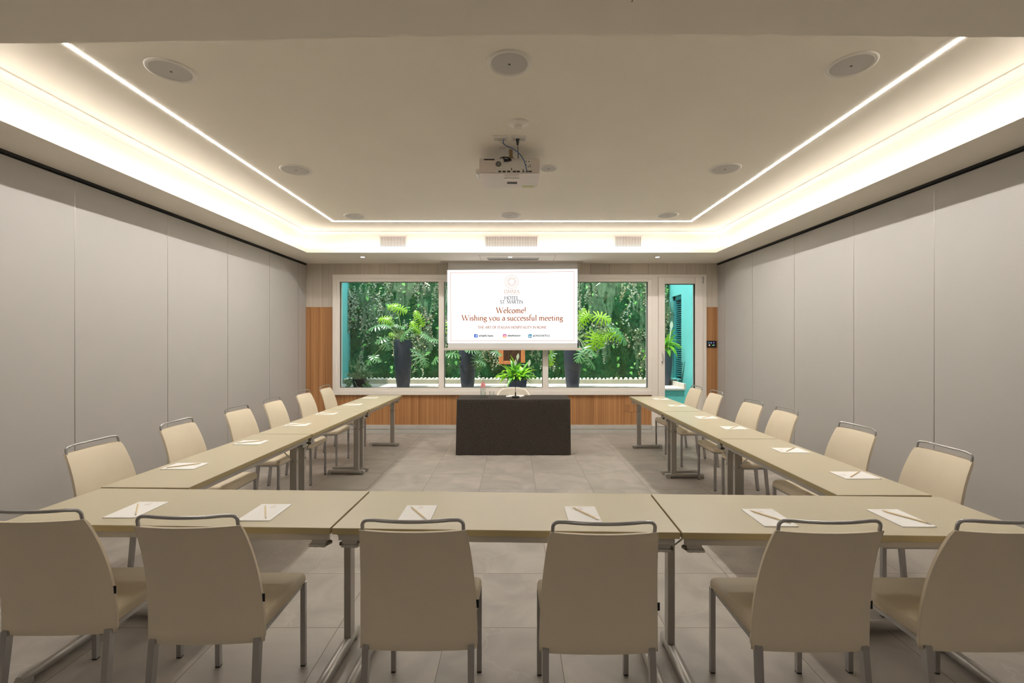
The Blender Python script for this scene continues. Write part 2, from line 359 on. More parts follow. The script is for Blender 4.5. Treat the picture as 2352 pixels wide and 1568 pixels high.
# glazed door
dr = struct(empty('door_1', (0, D, 0)))
bm = bmesh.new()
bx(bm, WX1-.03, wx(1510), -.035, .10, DB, WT, bev=.003); bx(bm, wx(1612), WXD, -.035, .10, DB, WT, bev=.003); bx(bm, wx(1510), wx(1612), -.035, .10, wz(637), WT, bev=.003)
link('door_frame', bm, M['frame'], dr)
dg0, dg1, dgb, dgt = wx(1525), wx(1594.5), wz(952), wz(652.5)
bm = bmesh.new()
bx(bm, wx(1510)+.003, dg0, -.055, .07, DB+.004, wz(637)-.003, bev=.004); bx(bm, dg1, wx(1612)-.003, -.055, .07, DB+.004, wz(637)-.003, bev=.004)
bx(bm, dg0, dg1, -.055, .07, dgt, wz(637)-.003, bev=.004); bx(bm, dg0, dg1, -.055, .07, DB+.004, dgb, bev=.004)
sash = link('door_leaf', bm, M['frame'], dr)
bm = bmesh.new()
for q in ((dg0, dg0+.007, dgb, dgt), (dg1-.007, dg1, dgb, dgt), (dg0, dg1, dgb, dgb+.007), (dg0, dg1, dgt-.007, dgt)): bx(bm, q[0], q[1], -.03, .02, q[2], q[3])
link('gasket', bm, M['dark'], dr)
box('glass_pane', dg0, dg1, .0, .01, dgb, dgt, M['pane'], dr)
bm = bmesh.new(); hx = wx(1518)
bx(bm, hx-.02, hx+.02, -.068, -.055, wz(838), wz(804), bev=.004)
tube(bm, [(hx, -.06, wz(811)), (hx, -.10, wz(811)), (hx+.01, -.112, wz(814)), (hx+.018, -.112, wz(822)), (hx+.022, -.108, wz(829))], [.010, .010, .011, .010, .008], 8)
link('door_handle', bm, M['white'], sash, True, 40)
box('keyhole', hx-.006, hx+.006, -.0695, -.067, wz(834), wz(829), M['black'], sash)
bm = bmesh.new(); tube(bm, [(wx(1611.5), -.062, wz(651)), (wx(1611.5), -.062, wz(636.5))], .012, 10)
tube(bm, [(wx(1611.5), -.062, wz(960)), (wx(1611.5), -.062, wz(946))], .012, 10); link('hinge', bm, M['alu'], sash, True, 40)

# ------------------------------------------------------------------ lights
def lightbar(name, pts, wd, z0, z1, m, label, cat='light'):
    bm = bmesh.new()
    for p in pts: bx(bm, *p[:4], z0, z1)
    return tag(link(name, bm, m), label, cat)
LX0, LX1, LYB = -2.511, 2.462, 6.414; hw = .0115
lightbar('led_line_light', [(LX0-hw, LX0+hw, 2.09, LYB-hw), (LX0-hw, LX1+hw, LYB-hw, LYB+hw), (LX1-hw, LX1+hw, 2.05, LYB-hw)], 0, ZC-.0016, ZC-.0002, M['led'],
         'thin bright LED line round three sides of the ceiling', 'light')
def covetape(name, x0, x1, y0, y1, label):
    bm = bmesh.new(); vs = bx(bm, x0, x1, y0, y1, ZS+.020, ZS+.026); o = tag(link(name, bm, M['cove']), label, 'light', 'cove light strips'); return o
covetape('cove_light_strip', LXL-e+.006, LXL-e+.022, YB, LY+.06, 'hidden LED tape glowing behind the lip along the left side of the coffer')
covetape('cove_light_strip', LXR+e-.022, LXR+e-.006, YB, LY+.06, 'hidden LED tape glowing behind the lip along the right side of the coffer')
covetape('cove_light_strip', LXL-.05, LXR+.05, LY+e-.022, LY+e-.006, 'hidden LED tape glowing behind the lip across the window end of the coffer')
def downlight(x, y, label, z=ZS, r=.030, lens='down'):
    t = tag(empty('recessed_downlight', (x, y, z)), label, 'light', 'small recessed spotlights')
    bm = bmesh.new(); lathe(bm, [(r, .0), (r+.016, -.001), (r+.018, -.004), (r+.016, -.006), (r+.003, -.005), (r, 0)], 24); link('trim_ring', bm, M['white'], t, True, 50)
    bm = bmesh.new(); lathe(bm, [(0, -.0015), (r, -.0015), (r, .002), (0, .002)], 20); link('lens', bm, M[lens], t)
    return t
for px, lab in ((833, 'small recessed spotlight in the soffit above the left window light'), (1172, 'small recessed spotlight in the soffit in front of the air slot above the screen'),
                (1510, 'small recessed spotlight in the soffit above the glazed door side')):
    y = F*(ZS-H)/(784-590); downlight((px-1180)*y/F, y, lab)
for x in (-2.3, 0, 2.3):  # fill lamps added out of view to lift chair backs and beam
    for y in (-.5, -2.0): downlight(x, y, 'added fill spotlight, unseen, in the low ceiling behind the viewer', r=.045, lens='rear_fill')

# ------------------------------------------------------------------ ceiling fittings
def speaker(px, py, r, label):
    y = F*(ZC-H)/(784-py); x = (px-1180)*y/F
    t = tag(empty('ceiling_speaker', (x, y, ZC)), label, 'speaker', 'round white ceiling speakers')
    bm = bmesh.new(); lathe(bm, [(r*.82, -.001), (r*.84, -.006), (r*.93, -.010), (r, -.006), (r+.002, 0)], 48); link('rim', bm, M['white'], t, True)
    bm = bmesh.new(); lathe(bm, [(0, -.007), (r*.5, -.006), (r*.83, -.003)], 48); link('grille', bm, M['grille'], t, True)
    bm = bmesh.new(); bx(bm, -.006, .006, -.005, .005, -.009, -.006); link('badge', bm, M['dark'], t)
speaker(393, 162, .134, 'large round ceiling speaker nearest on the left, beside the left LED line')
speaker(1170, 145, .132, 'large round ceiling speaker nearest in the middle of the ceiling')
speaker(1955, 149, .134, 'large round ceiling speaker nearest on the right, beside the right LED line')
speaker(680, 390, .146, 'round ceiling speaker halfway down the left side')
speaker(1665, 387, .146, 'round ceiling speaker halfway down the right side')
speaker(1260, 386, .085, 'smaller round ceiling speaker just right of the projector')
speaker(815, 496, .140, 'round ceiling speaker in the far left corner of the coffer')
speaker(1172, 494, .138, 'round ceiling speaker at the far end above the screen')
speaker(1534, 494, .140, 'round ceiling speaker in the far right corner of the coffer')
t = tag(empty('smoke_detector', (.035, F*(ZC-H)/(784-283), ZC)), 'domed white smoke detector on the ceiling in front of the projector mount', 'smoke detector')
bm = bmesh.new(); lathe(bm, [(0, -.026), (.032, -.026), (.034, -.020), (.06, -.012), (.080, -.004), (.082, 0)], 40); link('base_dome', bm, M['white'], t, True, 60)
bm = bmesh.new(); lathe(bm, [(0, -.033), (.030, -.033), (.033, -.031), (.033, -.024)], 32); link('sensor_cap', bm, M['proj'], t, True, 60)
# air vents in the coffer wall
def vent(x0, x1, nc, nr, label):
    yv = LY+e; d = yv
    X0, X1 = (x0-1180)*d/F, (x1-1180)*d/F; Z1, Z0 = H+(784-543.5)*d/F, H+(784-566)*d/F
    t = tag(empty('air_vent', ((X0+X1)/2, yv, (Z0+Z1)/2)), label, 'air vent', 'square mesh air vents'); w2, h2 = (X1-X0)/2, (Z1-Z0)/2
    bm = bmesh.new()
    for a in ((-w2-.02, w2+.02, h2-.004, h2+.016), (-w2-.02, w2+.02, -h2-.016, -h2+.004), (-w2-.02, -w2+.004, -h2, h2), (w2-.004, w2+.02, -h2, h2)): bx(bm, a[0], a[1], -.012, 0, a[2], a[3])
    link('frame', bm, M['proj'], t)
    box('duct_shadow_panel', -w2, w2, -.003, -.001, -h2, h2, M['dark'], t).name = 'duct_shade'  # flat dark sheet stands in for the shade inside the duct
    bm = bmesh.new()
    for i in range(1, nc): x = -w2+2*w2*i/nc; bx(bm, x-.0036, x+.0036, -.010, -.004, -h2, h2)
    for j in range(1, nr): z = -h2+2*h2*j/nr; bx(bm, -w2, w2, -.012, -.005, z-.0032, z+.0032)
    link('mesh_grille', bm, M['proj'], t)
vent(874, 932, 17, 8, 'small square-mesh air vent on the left of the bright cove wall')
vent(1115, 1234, 33, 8, 'long square-mesh air vent in the middle of the bright cove wall')
vent(1413, 1472, 17, 8, 'small square-mesh air vent on the right of the bright cove wall')
# slot diffuser with its access panel above the screen
t = tag(empty('slot_diffuser', (0, 7.6, ZS)), 'white linear air slot in the soffit above the projection screen', 'air vent')
def sy(y): return F*(ZS-H)/(784-y)
bm = bmesh.new(); X0, X1 = (1121-1180)/F*7.65, (1236-1180)/F*7.65
for y0, y1 in ((sy(592.2), sy(593.2)), (sy(594.6), sy(595.2)), (sy(596.6), sy(597.6))): bx(bm, X0, X1, y0-7.6, y1-7.6, -.007, -.0005)
bx(bm, X0, X0+.012, sy(592.2)-7.6, sy(597.6)-7.6, -.007, 0); bx(bm, X1-.012, X1, sy(592.2)-7.6, sy(597.6)-7.6, -.007, 0); link('blades', bm, M['white'], t)
box('slot', X0, X1, sy(592.2)-7.6, sy(597.6)-7.6, -.003, -.0005, M['dark'], t)
t = tag(empty('access_panel', (0, 7.6, ZS)), 'flush white access panel around the air slot above the screen', 'ceiling panel')
X0, X1, Y0, Y1 = (1103-1180)/F*7.4, (1274-1180)/F*7.4, sy(585.5)-7.6, sy(599.3)-7.6
bm = bmesh.new()
for q in ((X0, X1, Y0, Y0+.003), (X0, X1, Y1-.003, Y1), (X0, X0+.003, Y0, Y1), (X1-.003, X1, Y0, Y1)): bx(bm, *q, -.0008, .0)
link('joint', bm, M['dark'], t)
# access hatch in the beam
t = tag(empty('ceiling_hatch', (-.1, 1.6, ZS)), 'flush hatch with a fine dark joint in the low ceiling at the top edge', 'ceiling panel')
bm = bmesh.new()
for q in ((-.575, -.572, -.35, .21), (.565, .568, -.35, .224), (-.575, .568, -.35, -.347)): bx(bm, *q, -.001, 0)
vs = bx(bm, -.575, .568, .2085, .211, -.001, 0)
link('joint', bm, M['dark'], t)
bm = bmesh.new(); lathe(bm, [(0, -.003), (.013, -.003), (.014, 0)], 20, (-.435+.0, .205-.02, 0)); link('lock', bm, M['black'], t)

# ------------------------------------------------------------------ ceiling projector
pj = tag(empty('ceiling_projector', (0.0, 4.14, 3.012)), 'white projector hung upside down from the ceiling on a short bracket', 'projector')
x0, x1, ya, yb = -.295, .222, -.19, .19
bm = bmesh.new(); prism(bm, [(x0, ya), (x1, ya), (x1, yb-.03), (x1-.02, yb), (.07, yb), (.04, yb-.03), (-.10, yb-.03), (-.13, yb), (x0+.03, yb), (x0, yb-.04)], 0, .13)
bmesh.ops.bevel(bm, geom=list(bm.edges), offset=.007, segments=2, affect='EDGES')
link('body', bm, M['proj'], pj, True, 35)
bm = bmesh.new(); bx(bm, x0+.14, x1-.07, ya-.002, ya+.002, .005, .118); link('connector_panel', bm, M['white'], pj)
bm = bmesh.new()
for i, cx in enumerate((-.120, -.082, -.043, .005, .038, .082, .112, .131, .147)): b2 = bmesh.new(); bx(b2, cx-.013 if i < 5 else cx-.007, cx+.013 if i < 5 else cx+.007, ya-.005, ya, .008, .020); link('socket', b2, M['dark'], pj)
for cx, cz in ((-.018, .04), (-.018, .030), (.08, .03), (.105, .055), (.125, .055), (.143, .055), (.105, .07), (.14, .07), (.105, .10), (.13, .10)): b2 = bmesh.new(); bx(b2, cx-.004, cx+.004, ya-.004, ya, cz-.004, cz+.004); link('button', b2, M['dark'], pj)
bx(bm, x0+.04, x0+.13, ya-.003, ya, .112, .122)
link('air_slot', bm, M['dark'], pj)
bm = bmesh.new()
for r0 in (.008, .015, .022): tube(bm, [(x0+.165+r0*math.cos(a*PI/12), ya-.0115, .075+r0*math.sin(a*PI/12)) for a in range(24)], .0022, 6, closed=True)
link('speaker_grille', bm, M['dark'], pj)
bm = bmesh.new(); bx(bm, x0+.14, x0+.20, ya-.010, ya, .035, .115, bev=.003); link('speaker_cover', bm, M['white'], pj)
bm = bmesh.new(); bx(bm, -.08, .045, -.15, -.125, -.004, .0); bx(bm, -.085, .05, -.075, -.045, -.005, 0, bev=.002); link('underside_recess', bm, M['white'], pj)
bm = bmesh.new(); bx(bm, -.06, .03, .03, .065, -.004, 0); link('vent_slot', bm, M['dark'], pj)
bm = bmesh.new(); bx(bm, .08, .185, .125, .165, -.0015, 0); link('warning_sticker', bm, mat('lime_sticker', (196, 204, 128), .6, var=.2, scale=90), pj)
bm = bmesh.new(); tube(bm, [(x0-.012, -.13, .035), (x0-.012, -.02, .035)], .024, 16); link('foot_knob', bm, M['white'], pj, True, 40)
zc = ZC-3.012
bm = bmesh.new(); bx(bm, -.07, .02, -.19, -.07, zc-.008, zc, bev=.002); bx(bm, -.125, .075, -.155, -.105, zc-.009, zc, bev=.004); bx(bm, -.05, -.0, -.20, -.06, zc-.010, zc); link('ceiling_plate', bm, M['white'], pj)
bm = bmesh.new(); tube(bm, [(-.025, -.14, .13), (-.025, -.14, zc)], .017, 16); bx(bm, -.045, -.005, -.165, -.115, .128, .155, bev=.003); tube(bm, [(-.062, -.15, .140), (.012, -.15, .140)], .006); link('mount_post', bm, M['brass'], pj, True, 40)
def cable(name, pts, r, m, label, cat='cable'):
    from mathutils import geometry
    out = []
    n = len(pts)
    P3 = [Vector(p) for p in pts]
    for i in range(n-1):
        p0 = P3[max(0, i-1)]; p1 = P3[i]; p2 = P3[i+1]; p3 = P3[min(n-1, i+2)]
        for k in range(6):
            t_ = k/6; out.append(.5*((2*p1)+(p2-p0)*t_+(2*p0-5*p1+4*p2-p3)*t_*t_+(3*p1-p0-3*p2+p3)*t_**3))
    out.append(P3[-1]); bm = bmesh.new(); tube(bm, out, r, 8); return tag(link(name, bm, m, None, True), label, cat)
def sp(x, y, d): return Q(x, y, d)
PY = 4.14-.19
cable('data_cable', [(-.086, 3.79, ZC-.012), (-.084, 3.80, 3.205), (-.055, 3.83, 3.192), (-.01, 3.86, 3.186), (.05, 3.885, 3.150), (.09, 3.915, 3.10), (.112, 3.940, 3.028)], .0042, M['blue'], 'blue cable curving from ceiling socket to projector ports', 'cable')
cable('video_cable', [(-.130, 3.79, ZC-.012), (-.10, 3.81, 3.212), (-.04, 3.86, 3.190), (.01, 3.885, 3.180), (.055, 3.90, 3.160), (.085, 3.952, 3.148)], .0035, M['cream'], 'cream cable from left ceiling socket to the projector', 'cable')
cable('power_cable', [(.032, 3.80, ZC-.055), (.034, 3.83, 3.185), (.037, 3.915, 3.165), (.040, 3.99, 3.146)], .0035, M['black'], 'black power cable hanging from right ceiling socket to the projector', 'cable')
bm = bmesh.new(); random.seed(3)
tube(bm, [(-.15, PY+.05, 3.147), (-.12, PY+.03, 3.149), (-.10, PY+.01, 3.153), (-.075, PY+.0, 3.149), (-.09, PY-.008, 3.135), (-.06, PY-.01, 3.125), (-.03, PY-.008, 3.135), (-.05, PY-.002, 3.147), (-.09, PY+.005, 3.152)], .005, 6); bx(bm, -.085, -.045, PY-.020, PY-.004, 3.108, 3.128, bev=.003); bx(bm, -.05, -.02, PY-.018, PY-.004, 3.114, 3.130, bev=.003)
tag(link('coiled_cable', bm, M['black']), 'bundle of loose black cable lying on the projector edge', 'cable')
for cx, lab in ((-.111, 'white ceiling socket plate left of the projector mount with two data cables'), (.043, 'white ceiling socket plate right of the projector mount with black plug')):
    t = tag(empty('ceiling_socket', (cx, 3.79, ZC)), lab, 'socket', 'ceiling sockets by the projector')
    bm = bmesh.new(); bx(bm, -.062, .062, -.045, .045, -.009, 0, bev=.003); link('plate', bm, M['white'], t)
    bm = bmesh.new(); bx(bm, -.05, .05, -.024, .030, -.0105, -.008); link('module', bm, M['grille'], t)
    if cx > 0:
        bm = bmesh.new(); tube(bm, [(-.011, 0, -.010), (-.011, 0, -.020), (-.011, .010, -.055)], [.018, .014, .007], 10); link('plug', bm, M['black'], t, True, 50)

# ------------------------------------------------------------------ stroke lettering (broad-nib serif)
def arc(cx, cy, rx, ry, a0, a1, n=14): return [(cx+rx*math.cos(math.radians(a0+(a1-a0)*i/n)), cy+ry*math.sin(math.radians(a0+(a1-a0)*i/n))) for i in range(n+1)]
def sf(x, y, w=.07): return ('t', [(x-w, y), (x+w, y)])
K = 'k'; T_ = 't'
G = {
 'A': (.66, [(T_, [(.06, 0), (.31, .66)]), (K, [(.31, .66), (.58, 0)]), (T_, [(.15, .24), (.48, .24)]), sf(.06, 0), sf(.58, 0)]),
 'C': (.62, [(K, arc(.34, .33, .28, .33, 50, 310)), (T_, [(.52, .58), (.53, .45)])]),
 'E': (.52, [(K, [(.12, 0), (.12, .66)]), (T_, [(.04, .65), (.45, .65), (.46, .54)]), (T_, [(.12, .35), (.38, .35)]), (T_, [(.04, .01), (.47, .01), (.49, .14)])]),
 'F': (.48, [(K, [(.12, 0), (.12, .66)]), (T_, [(.04, .65), (.44, .65), (.45, .54)]), (T_, [(.12, .35), (.36, .35)]), sf(.12, 0, .08)]),
 'H': (.72, [(K, [(.12, 0), (.12, .66)]), (K, [(.60, 0), (.60, .66)]), (T_, [(.12, .35), (.60, .35)]), sf(.12, 0), sf(.12, .66), sf(.6, 0), sf(.6, .66)]),
 'I': (.26, [(K, [(.13, 0), (.13, .66)]), sf(.13, 0), sf(.13, .66)]),
 'L': (.50, [(K, [(.12, 0), (.12, .66)]), (T_, [(.04, .01), (.45, .01), (.47, .14)]), sf(.12, .66)]),
 'M': (.86, [(T_, [(.10, 0), (.16, .66)]), (K, [(.16, .66), (.42, .05)]), (T_, [(.42, .05), (.68, .66)]), (K, [(.68, .66), (.76, 0)]), sf(.10, 0), sf(.76, 0)]),
 'N': (.72, [(T_, [(.12, 0), (.12, .66)]), (K, [(.12, .66), (.60, 0)]), (T_, [(.60, 0), (.60, .66)]), sf(.12, 0), sf(.6, .66)]),
 'O': (.72, [(K, arc(.36, .33, .30, .33, 0, 360, 28))]),
 'P': (.52, [(K, [(.12, 0), (.12, .66)]), (K, [(.12, .65)]+arc(.24, .49, .2, .165, 90, -90)+[(.12, .325)]), sf(.12, 0, .08)]),
 'R': (.60, [(K, [(.12, 0), (.12, .66)]), (K, [(.12, .65)]+arc(.24, .49, .19, .165, 90, -90)+[(.12, .325)]), (K, [(.26, .33), (.56, 0)]), sf(.12, 0)]),
 'S': (.46, [(K, arc(.23, .49, .15, .165, 40, 260)+arc(.23, .165, .17, .165, 90, -150))]),
 'T': (.58, [(K, [(.29, 0), (.29, .66)]), (T_, [(.04, .54), (.05, .65), (.53, .65), (.54, .54)]), sf(.29, 0, .08)]),
 'W': (.90, [(K, [(.05, .66), (.25, 0)]), (T_, [(.25, 0), (.45, .60)]), (K, [(.40, .66), (.62, 0)]), (T_, [(.62, 0), (.84, .66)]), sf(.06, .66), sf(.84, .66)]),
 'Y': (.60, [(K, [(.05, .66), (.30, .30)]), (T_, [(.30, .30), (.55, .66)]), (K, [(.30, .30), (.30, 0)]), sf(.06, .66), sf(.55, .66), sf(.3, 0)]),
 'a': (.40, [(K, [(.08, .34)]+arc(.20, .29, .11, .12, 140, 0)+[(.31, .05), (.37, .01)]), (K, [(.31, .23)]+arc(.17, .11, .10, .11, 70, 300)+[(.31, .08)])]),
 'c': (.38, [(K, arc(.22, .20, .17, .21, 50, 310))]),
 'e': (.40, [(T_, [(.06, .22), (.35, .25)]), (K, arc(.21, .20, .155, .21, 15, 315))]),
 'f': (.27, [(K, [(.12, 0), (.12, .55)]+arc(.23, .58, .11, .12, 170, 50)), (T_, [(.03, .40), (.25, .40)]), sf(.12, 0)]),
 'g': (.42, [(K, arc(.19, .27, .12, .13, 0, 360, 20)), (T_, [(.28, .36), (.40, .39)]), (K, [(.10, .15), (.09, .06), (.30, .02)]+arc(.21, -.09, .16, .11, 40, -200))]),
 'h': (.46, [(K, [(.10, 0), (.10, .70)]), (K, [(.10, .30)]+arc(.23, .29, .12, .12, 130, 0)+[(.35, 0)]), sf(.1, 0, .06), sf(.35, 0, .06), (T_, [(.04, .68), (.10, .70)])]),
 'i': (.22, [(K, [(.11, 0), (.11, .40)]), sf(.11, 0, .06), (T_, [(.05, .38), (.11, .40)]), (K, [(.10, .56), (.12, .60)])]),
 'l': (.22, [(K, [(.11, 0), (.11, .70)]), sf(.11, 0, .06), (T_, [(.05, .68), (.11, .70)])]),
 'm': (.70, [(K, [(.10, 0), (.10, .40)]), (K, [(.10, .30)]+arc(.22, .29, .11, .12, 130, 0)+[(.33, 0)]), (K, [(.33, .30)]+arc(.46, .29, .12, .12, 130, 0)+[(.58, 0)]), sf(.1, 0, .06), sf(.33, 0, .06), sf(.58, 0, .06), (T_, [(.04, .38), (.10, .40)])]),
 'n': (.46, [(K, [(.10, 0), (.10, .40)]), (K, [(.10, .30)]+arc(.23, .29, .12, .12, 130, 0)+[(.35, 0)]), sf(.1, 0, .06), sf(.35, 0, .06), (T_, [(.04, .38), (.10, .40)])]),
 'o': (.44, [(K, arc(.22, .20, .17, .21, 0, 360, 22))]),
 'r': (.33, [(K, [(.10, 0), (.10, .40)]), (K, [(.10, .28)]+arc(.22, .30, .11, .10, 150, 50)), sf(.1, 0, .06), (T_, [(.04, .38), (.10, .40)])]),
 's': (.32, [(K, arc(.16, .30, .10, .10, 40, 260)+arc(.16, .10, .11, .10, 90, -150))]),
 't': (.29, [(K, [(.12, .52), (.12, .10)]+arc(.20, .09, .08, .09, 180, 300)), (T_, [(.02, .39), (.25, .39)])]),
 'u': (.46, [(K, [(.10, .40), (.10, .12)]+arc(.21, .12, .11, .12, 180, 300)+[(.34, .10)]), (K, [(.34, .40), (.34, .03), (.40, .0)]), (T_, [(.04, .39), (.10, .40)]), (T_, [(.28, .39), (.34, .40)])]),
 'y': (.42, [(K, [(.05, .40), (.21, .02)]), (T_, [(.38, .40), (.18, -.10), (.10, -.20), (.04, -.19)]), sf(.06, .40, .05), sf(.37, .40, .05)]),
 'x': (.42, [(K, [(.05, .40), (.36, 0)]), (T_, [(.35, .40), (.05, 0)])]),
 '.': (.18, [(K, [(.08, .01), (.10, .05)])]),
 '!': (.24, [(K, [(.12, .68), (.12, .20)]), (K, [(.11, .02), (.13, .06)])]),
 '@': (.72, [(T_, arc(.36, .22, .30, .32, -40, 300, 26)), (K, arc(.35, .22, .12, .15, 0, 360, 14)), (T_, [(.48, .36), (.47, .10), (.60, .12)])]),
 ' ': (.22, []),
}
def letters(bm, text, x, z, size, wd=None, track=0., thick=.075, thin=.028, y=0, center=True, mirror=False):
    adv = sum(G[c][0]+track for c in text); sx = size if wd is None else wd/adv; ox = x-(adv*sx/2 if center else 0); nib = math.radians(25)
    for c in text:
        for kind, pts in G[c][1]:
            p = [Vector((ox+px*sx, z+pz*size)) for px, pz in pts]
            for a, b in zip(p, p[1:]):
                dv = b-a
                if dv.length < 1e-6: continue
                th = thin if kind == 't' else thin+(thick-thin)*abs(math.sin(math.atan2(dv.y, dv.x)-nib))
                n = Vector((-dv.y, dv.x)).normalized()*th*size*.5; ex = dv.normalized()*.012*size
                q = [a-ex-n, b+ex-n, b+ex+n, a-ex+n]
                bm.faces.new([bm.verts.new(((2*x-v.x) if mirror else v.x, y, v.y)) for v in q])
        ox += (G[c][0]+track)*sx
bm = bmesh.new(); letters(bm, 'maxell', -.017, 0, .022, wd=.12, track=.03, thick=.14, thin=.09, mirror=False)
bmesh.ops.transform(bm, matrix=Matrix(((-1, 0, 0, -.034), (0, 0, 1, -.115), (0, 1, 0, -.0012), (0, 0, 0, 1))), verts=bm.verts)
link('maker_name', bm, M['dark'], pj)

# ------------------------------------------------------------------ projection screen and the slide on it
YS = 7.72
def s_(x, y): return ((x-1180)/F*YS, H-(y-784)/F*YS)
sc = tag(empty('projection_screen', (0, YS, s_(0, 601)[1])), 'wide pull-down projection screen showing a welcome slide in front of the window', 'screen')
zt = s_(0, 601)[1]
def sq(bm, x0, x1, y0, y1, d=0., t=.0006):
    a, b = s_(x0, y0), s_(x1, y1); bx(bm, a[0], b[0], -d-t, -d, b[1]-zt, a[1]-zt)
bm = bmesh.new(); a, b = s_(1029, 600), s_(1326, 800); bx(bm, a[0], b[0], 0, .0015, b[1]-zt, a[1]-zt+.02); link('fabric', bm, M['screen'], sc)
bm = bmesh.new(); a, b = s_(1019, 799), s_(1336, 804); bx(bm, a[0], b[0], -.012, .014, b[1]-zt, a[1]-zt, bev=.003); link('bottom_bar', bm, M['scase'], sc)
bm = bmesh.new(); a, b = s_(1012, 600), s_(1338, 603.5); bx(bm, a[0], b[0], -.03, .07, -.012, .03); link('slot_cover', bm, M['scase'], sc)
for px in (1024.5, 1330.5):
    bm = bmesh.new()
    amp = 3 if px < 1100 else -3
    pts = [(s_(px+amp*abs(math.sin(k/24*PI*4))-amp*.5, 0)[0], .0, s_(0, 604+195*k/24)[1]-zt) for k in range(25)]
    tube(bm, pts, .0022, 6)
    link('tension_cord', bm, M['white'], sc)
SL = 1.0
def scol(n, c): return emis(n, c, SL)
bm = bmesh.new()
v = [bm.verts.new((s_(x, y)[0], -.001, s_(x, y)[1]-zt)) for x, y in ((1027.5, 788), (1326.5, 788), (1326.5, 617.5), (1027.5, 620))]
bm.faces.new(v); slide = link('slide_image', bm, emis('slide_white', (255, 254, 253), 1.15), sc)
terra = scol('slide_terracotta', (168, 94, 52)); tan = scol('slide_tan', (200, 160, 130)); blk = scol('slide_black', (60, 58, 62)); rl = scol('slide_rose', (206, 140, 112))
bm = bmesh.new()
def seg(bm, a, b, w, d=.002):
    A, B = Vector((s_(*a)[0], s_(*a)[1]-zt)), Vector((s_(*b)[0], s_(*b)[1]-zt)); n = (B-A).normalized(); n = Vector((-n.y, n.x))*w*YS/F/2; ex = (B-A).normalized()*w*YS/F/2
    bm.faces.new([bm.verts.new((q.x, -d, q.y)) for q in (A-ex-n, B+ex-n, B+ex+n, A-ex+n)])
seg(bm, (1034.5, 626.4), (1318.8, 623.5), .9); seg(bm, (1034.5, 626.4), (1035.5, 782.8), .9); seg(bm, (1035.5, 782.8), (1318.8, 782.6), .9); seg(bm, (1318.8, 623.5), (1318.8, 782.6), .9)
link('slide_border', bm, rl, slide)
bm = bmesh.new(); u = YS/F; cx, cz = s_(1175.3, 647); cz -= zt
def ring(bm, r, w, dots=0):
    n = dots or 48
    for k in range(n):
        a0, a1 = 2*PI*k/n, 2*PI*(k+(.45 if dots else 1))/n
        bm.faces.new([bm.verts.new((cx+rr*u*math.cos(a), -.002, cz+rr*u*math.sin(a))) for rr, a in ((r-w/2, a0), (r+w/2, a0), (r+w/2, a1), (r-w/2, a1))])
ring(bm, 15.6, .6); ring(bm, 14.2, .5); ring(bm, 12.6, .9, 54); ring(bm, 11.2, .8, 48); ring(bm, 9.4, .7); ring(bm, 8.2, .6); ring(bm, 6.3, .8)
seg(bm, (1158, 676.4), (1193, 676.4), .5)
def txt(bm, s, x, y, size, wd, **k): a = s_(x, y); letters(bm, s, a[0], a[1]-zt, size*u, wd=wd*u, y=-.002, **k)
txt(bm, 'OMNIA', 1175.5, 673.3, 12, 36, thick=.10, thin=.055, track=.02)
link('ring_logo', bm, tan, slide)
bm = bmesh.new(); txt(bm, 'HOTEL', 1175, 688, 12, 33.5, thick=.11, thin=.055); txt(bm, 'ST. MARTIN', 1175.3, 696.8, 11.4, 53, thick=.11, thin=.055)
link('hotel_name', bm, blk, slide)
bm = bmesh.new(); txt(bm, 'Welcome!', 1174, 718.6, 19, 69, thick=.115, thin=.05); txt(bm, 'Wishing you a successful meeting', 1177, 735.8, 18.5, 233, thick=.115, thin=.05)
txt(bm, 'THE ART OF ITALIAN HOSPITALITY IN ROME', 1176.3, 754.2, 8.3, 158, thick=.14, thin=.075)
link('welcome_text', bm, terra, slide)
for s_t, x_t, y_t, w_t in (('@HotelSt.Martin', 1116.4, 772.6, 33), ('@hotelstmartin', 1180.6, 772.2, 30), ('@OMNIAHOTELS', 1243.3, 772.6, 39)):
    bm = bmesh.new(); txt(bm, s_t, x_t, y_t, 6.2, w_t, thick=.16, thin=.08); link('account_text', bm, blk, slide)
def rr(bm, x, y, s, d=.002, r=.22):
    a = s_(x, y); pts = []
    for ox, oz, st in ((1, 1, 0), (-1, 1, 90), (-1, -1, 180), (1, -1, 270)):
        for k in range(5):
            an = math.radians(st+90*k/4); pts.append((a[0]+(ox*(s/2-s*r)+s*r*math.cos(an))*u, -d, a[1]-zt+(oz*(s/2-s*r)+s*r*math.sin(an))*u))
    bm.faces.new([bm.verts.new(p) for p in pts])
wh = scol('slide_icon_white', (250, 250, 250))
bm = bmesh.new(); rr(bm, 1093.2, 771, 8.2); link('icon', bm, scol('slide_blue', (44, 100, 200)), slide)
gm = scol('slide_gradient', (230, 30, 80)); nt = gm.node_tree; tc = nt.nodes.new('ShaderNodeTexCoord'); sx = nt.nodes.new('ShaderNodeSeparateXYZ'); rp = nt.nodes.new('ShaderNodeValToRGB')
ad = nt.nodes.new('ShaderNodeMath'); ad.operation = 'MULTIPLY_ADD'; ad.inputs[1].default_value = 1.; nt.links.new(tc.outputs['Generated'], sx.inputs[0]); nt.links.new(sx.outputs[2], ad.inputs[0])
ad.inputs[2].default_value = 0; el = rp.color_ramp.elements; el[0].color = (*lin((252, 190, 60)), 1); el[0].position = .05; el[1].color = (*lin((190, 40, 190)), 1); x_ = el.new(.5); x_.color = (*lin((232, 20, 60)), 1)
nt.links.new(ad.outputs[0], rp.inputs[0]); nt.links.new(rp.outputs[0], nt.nodes['Emission'].inputs[0])
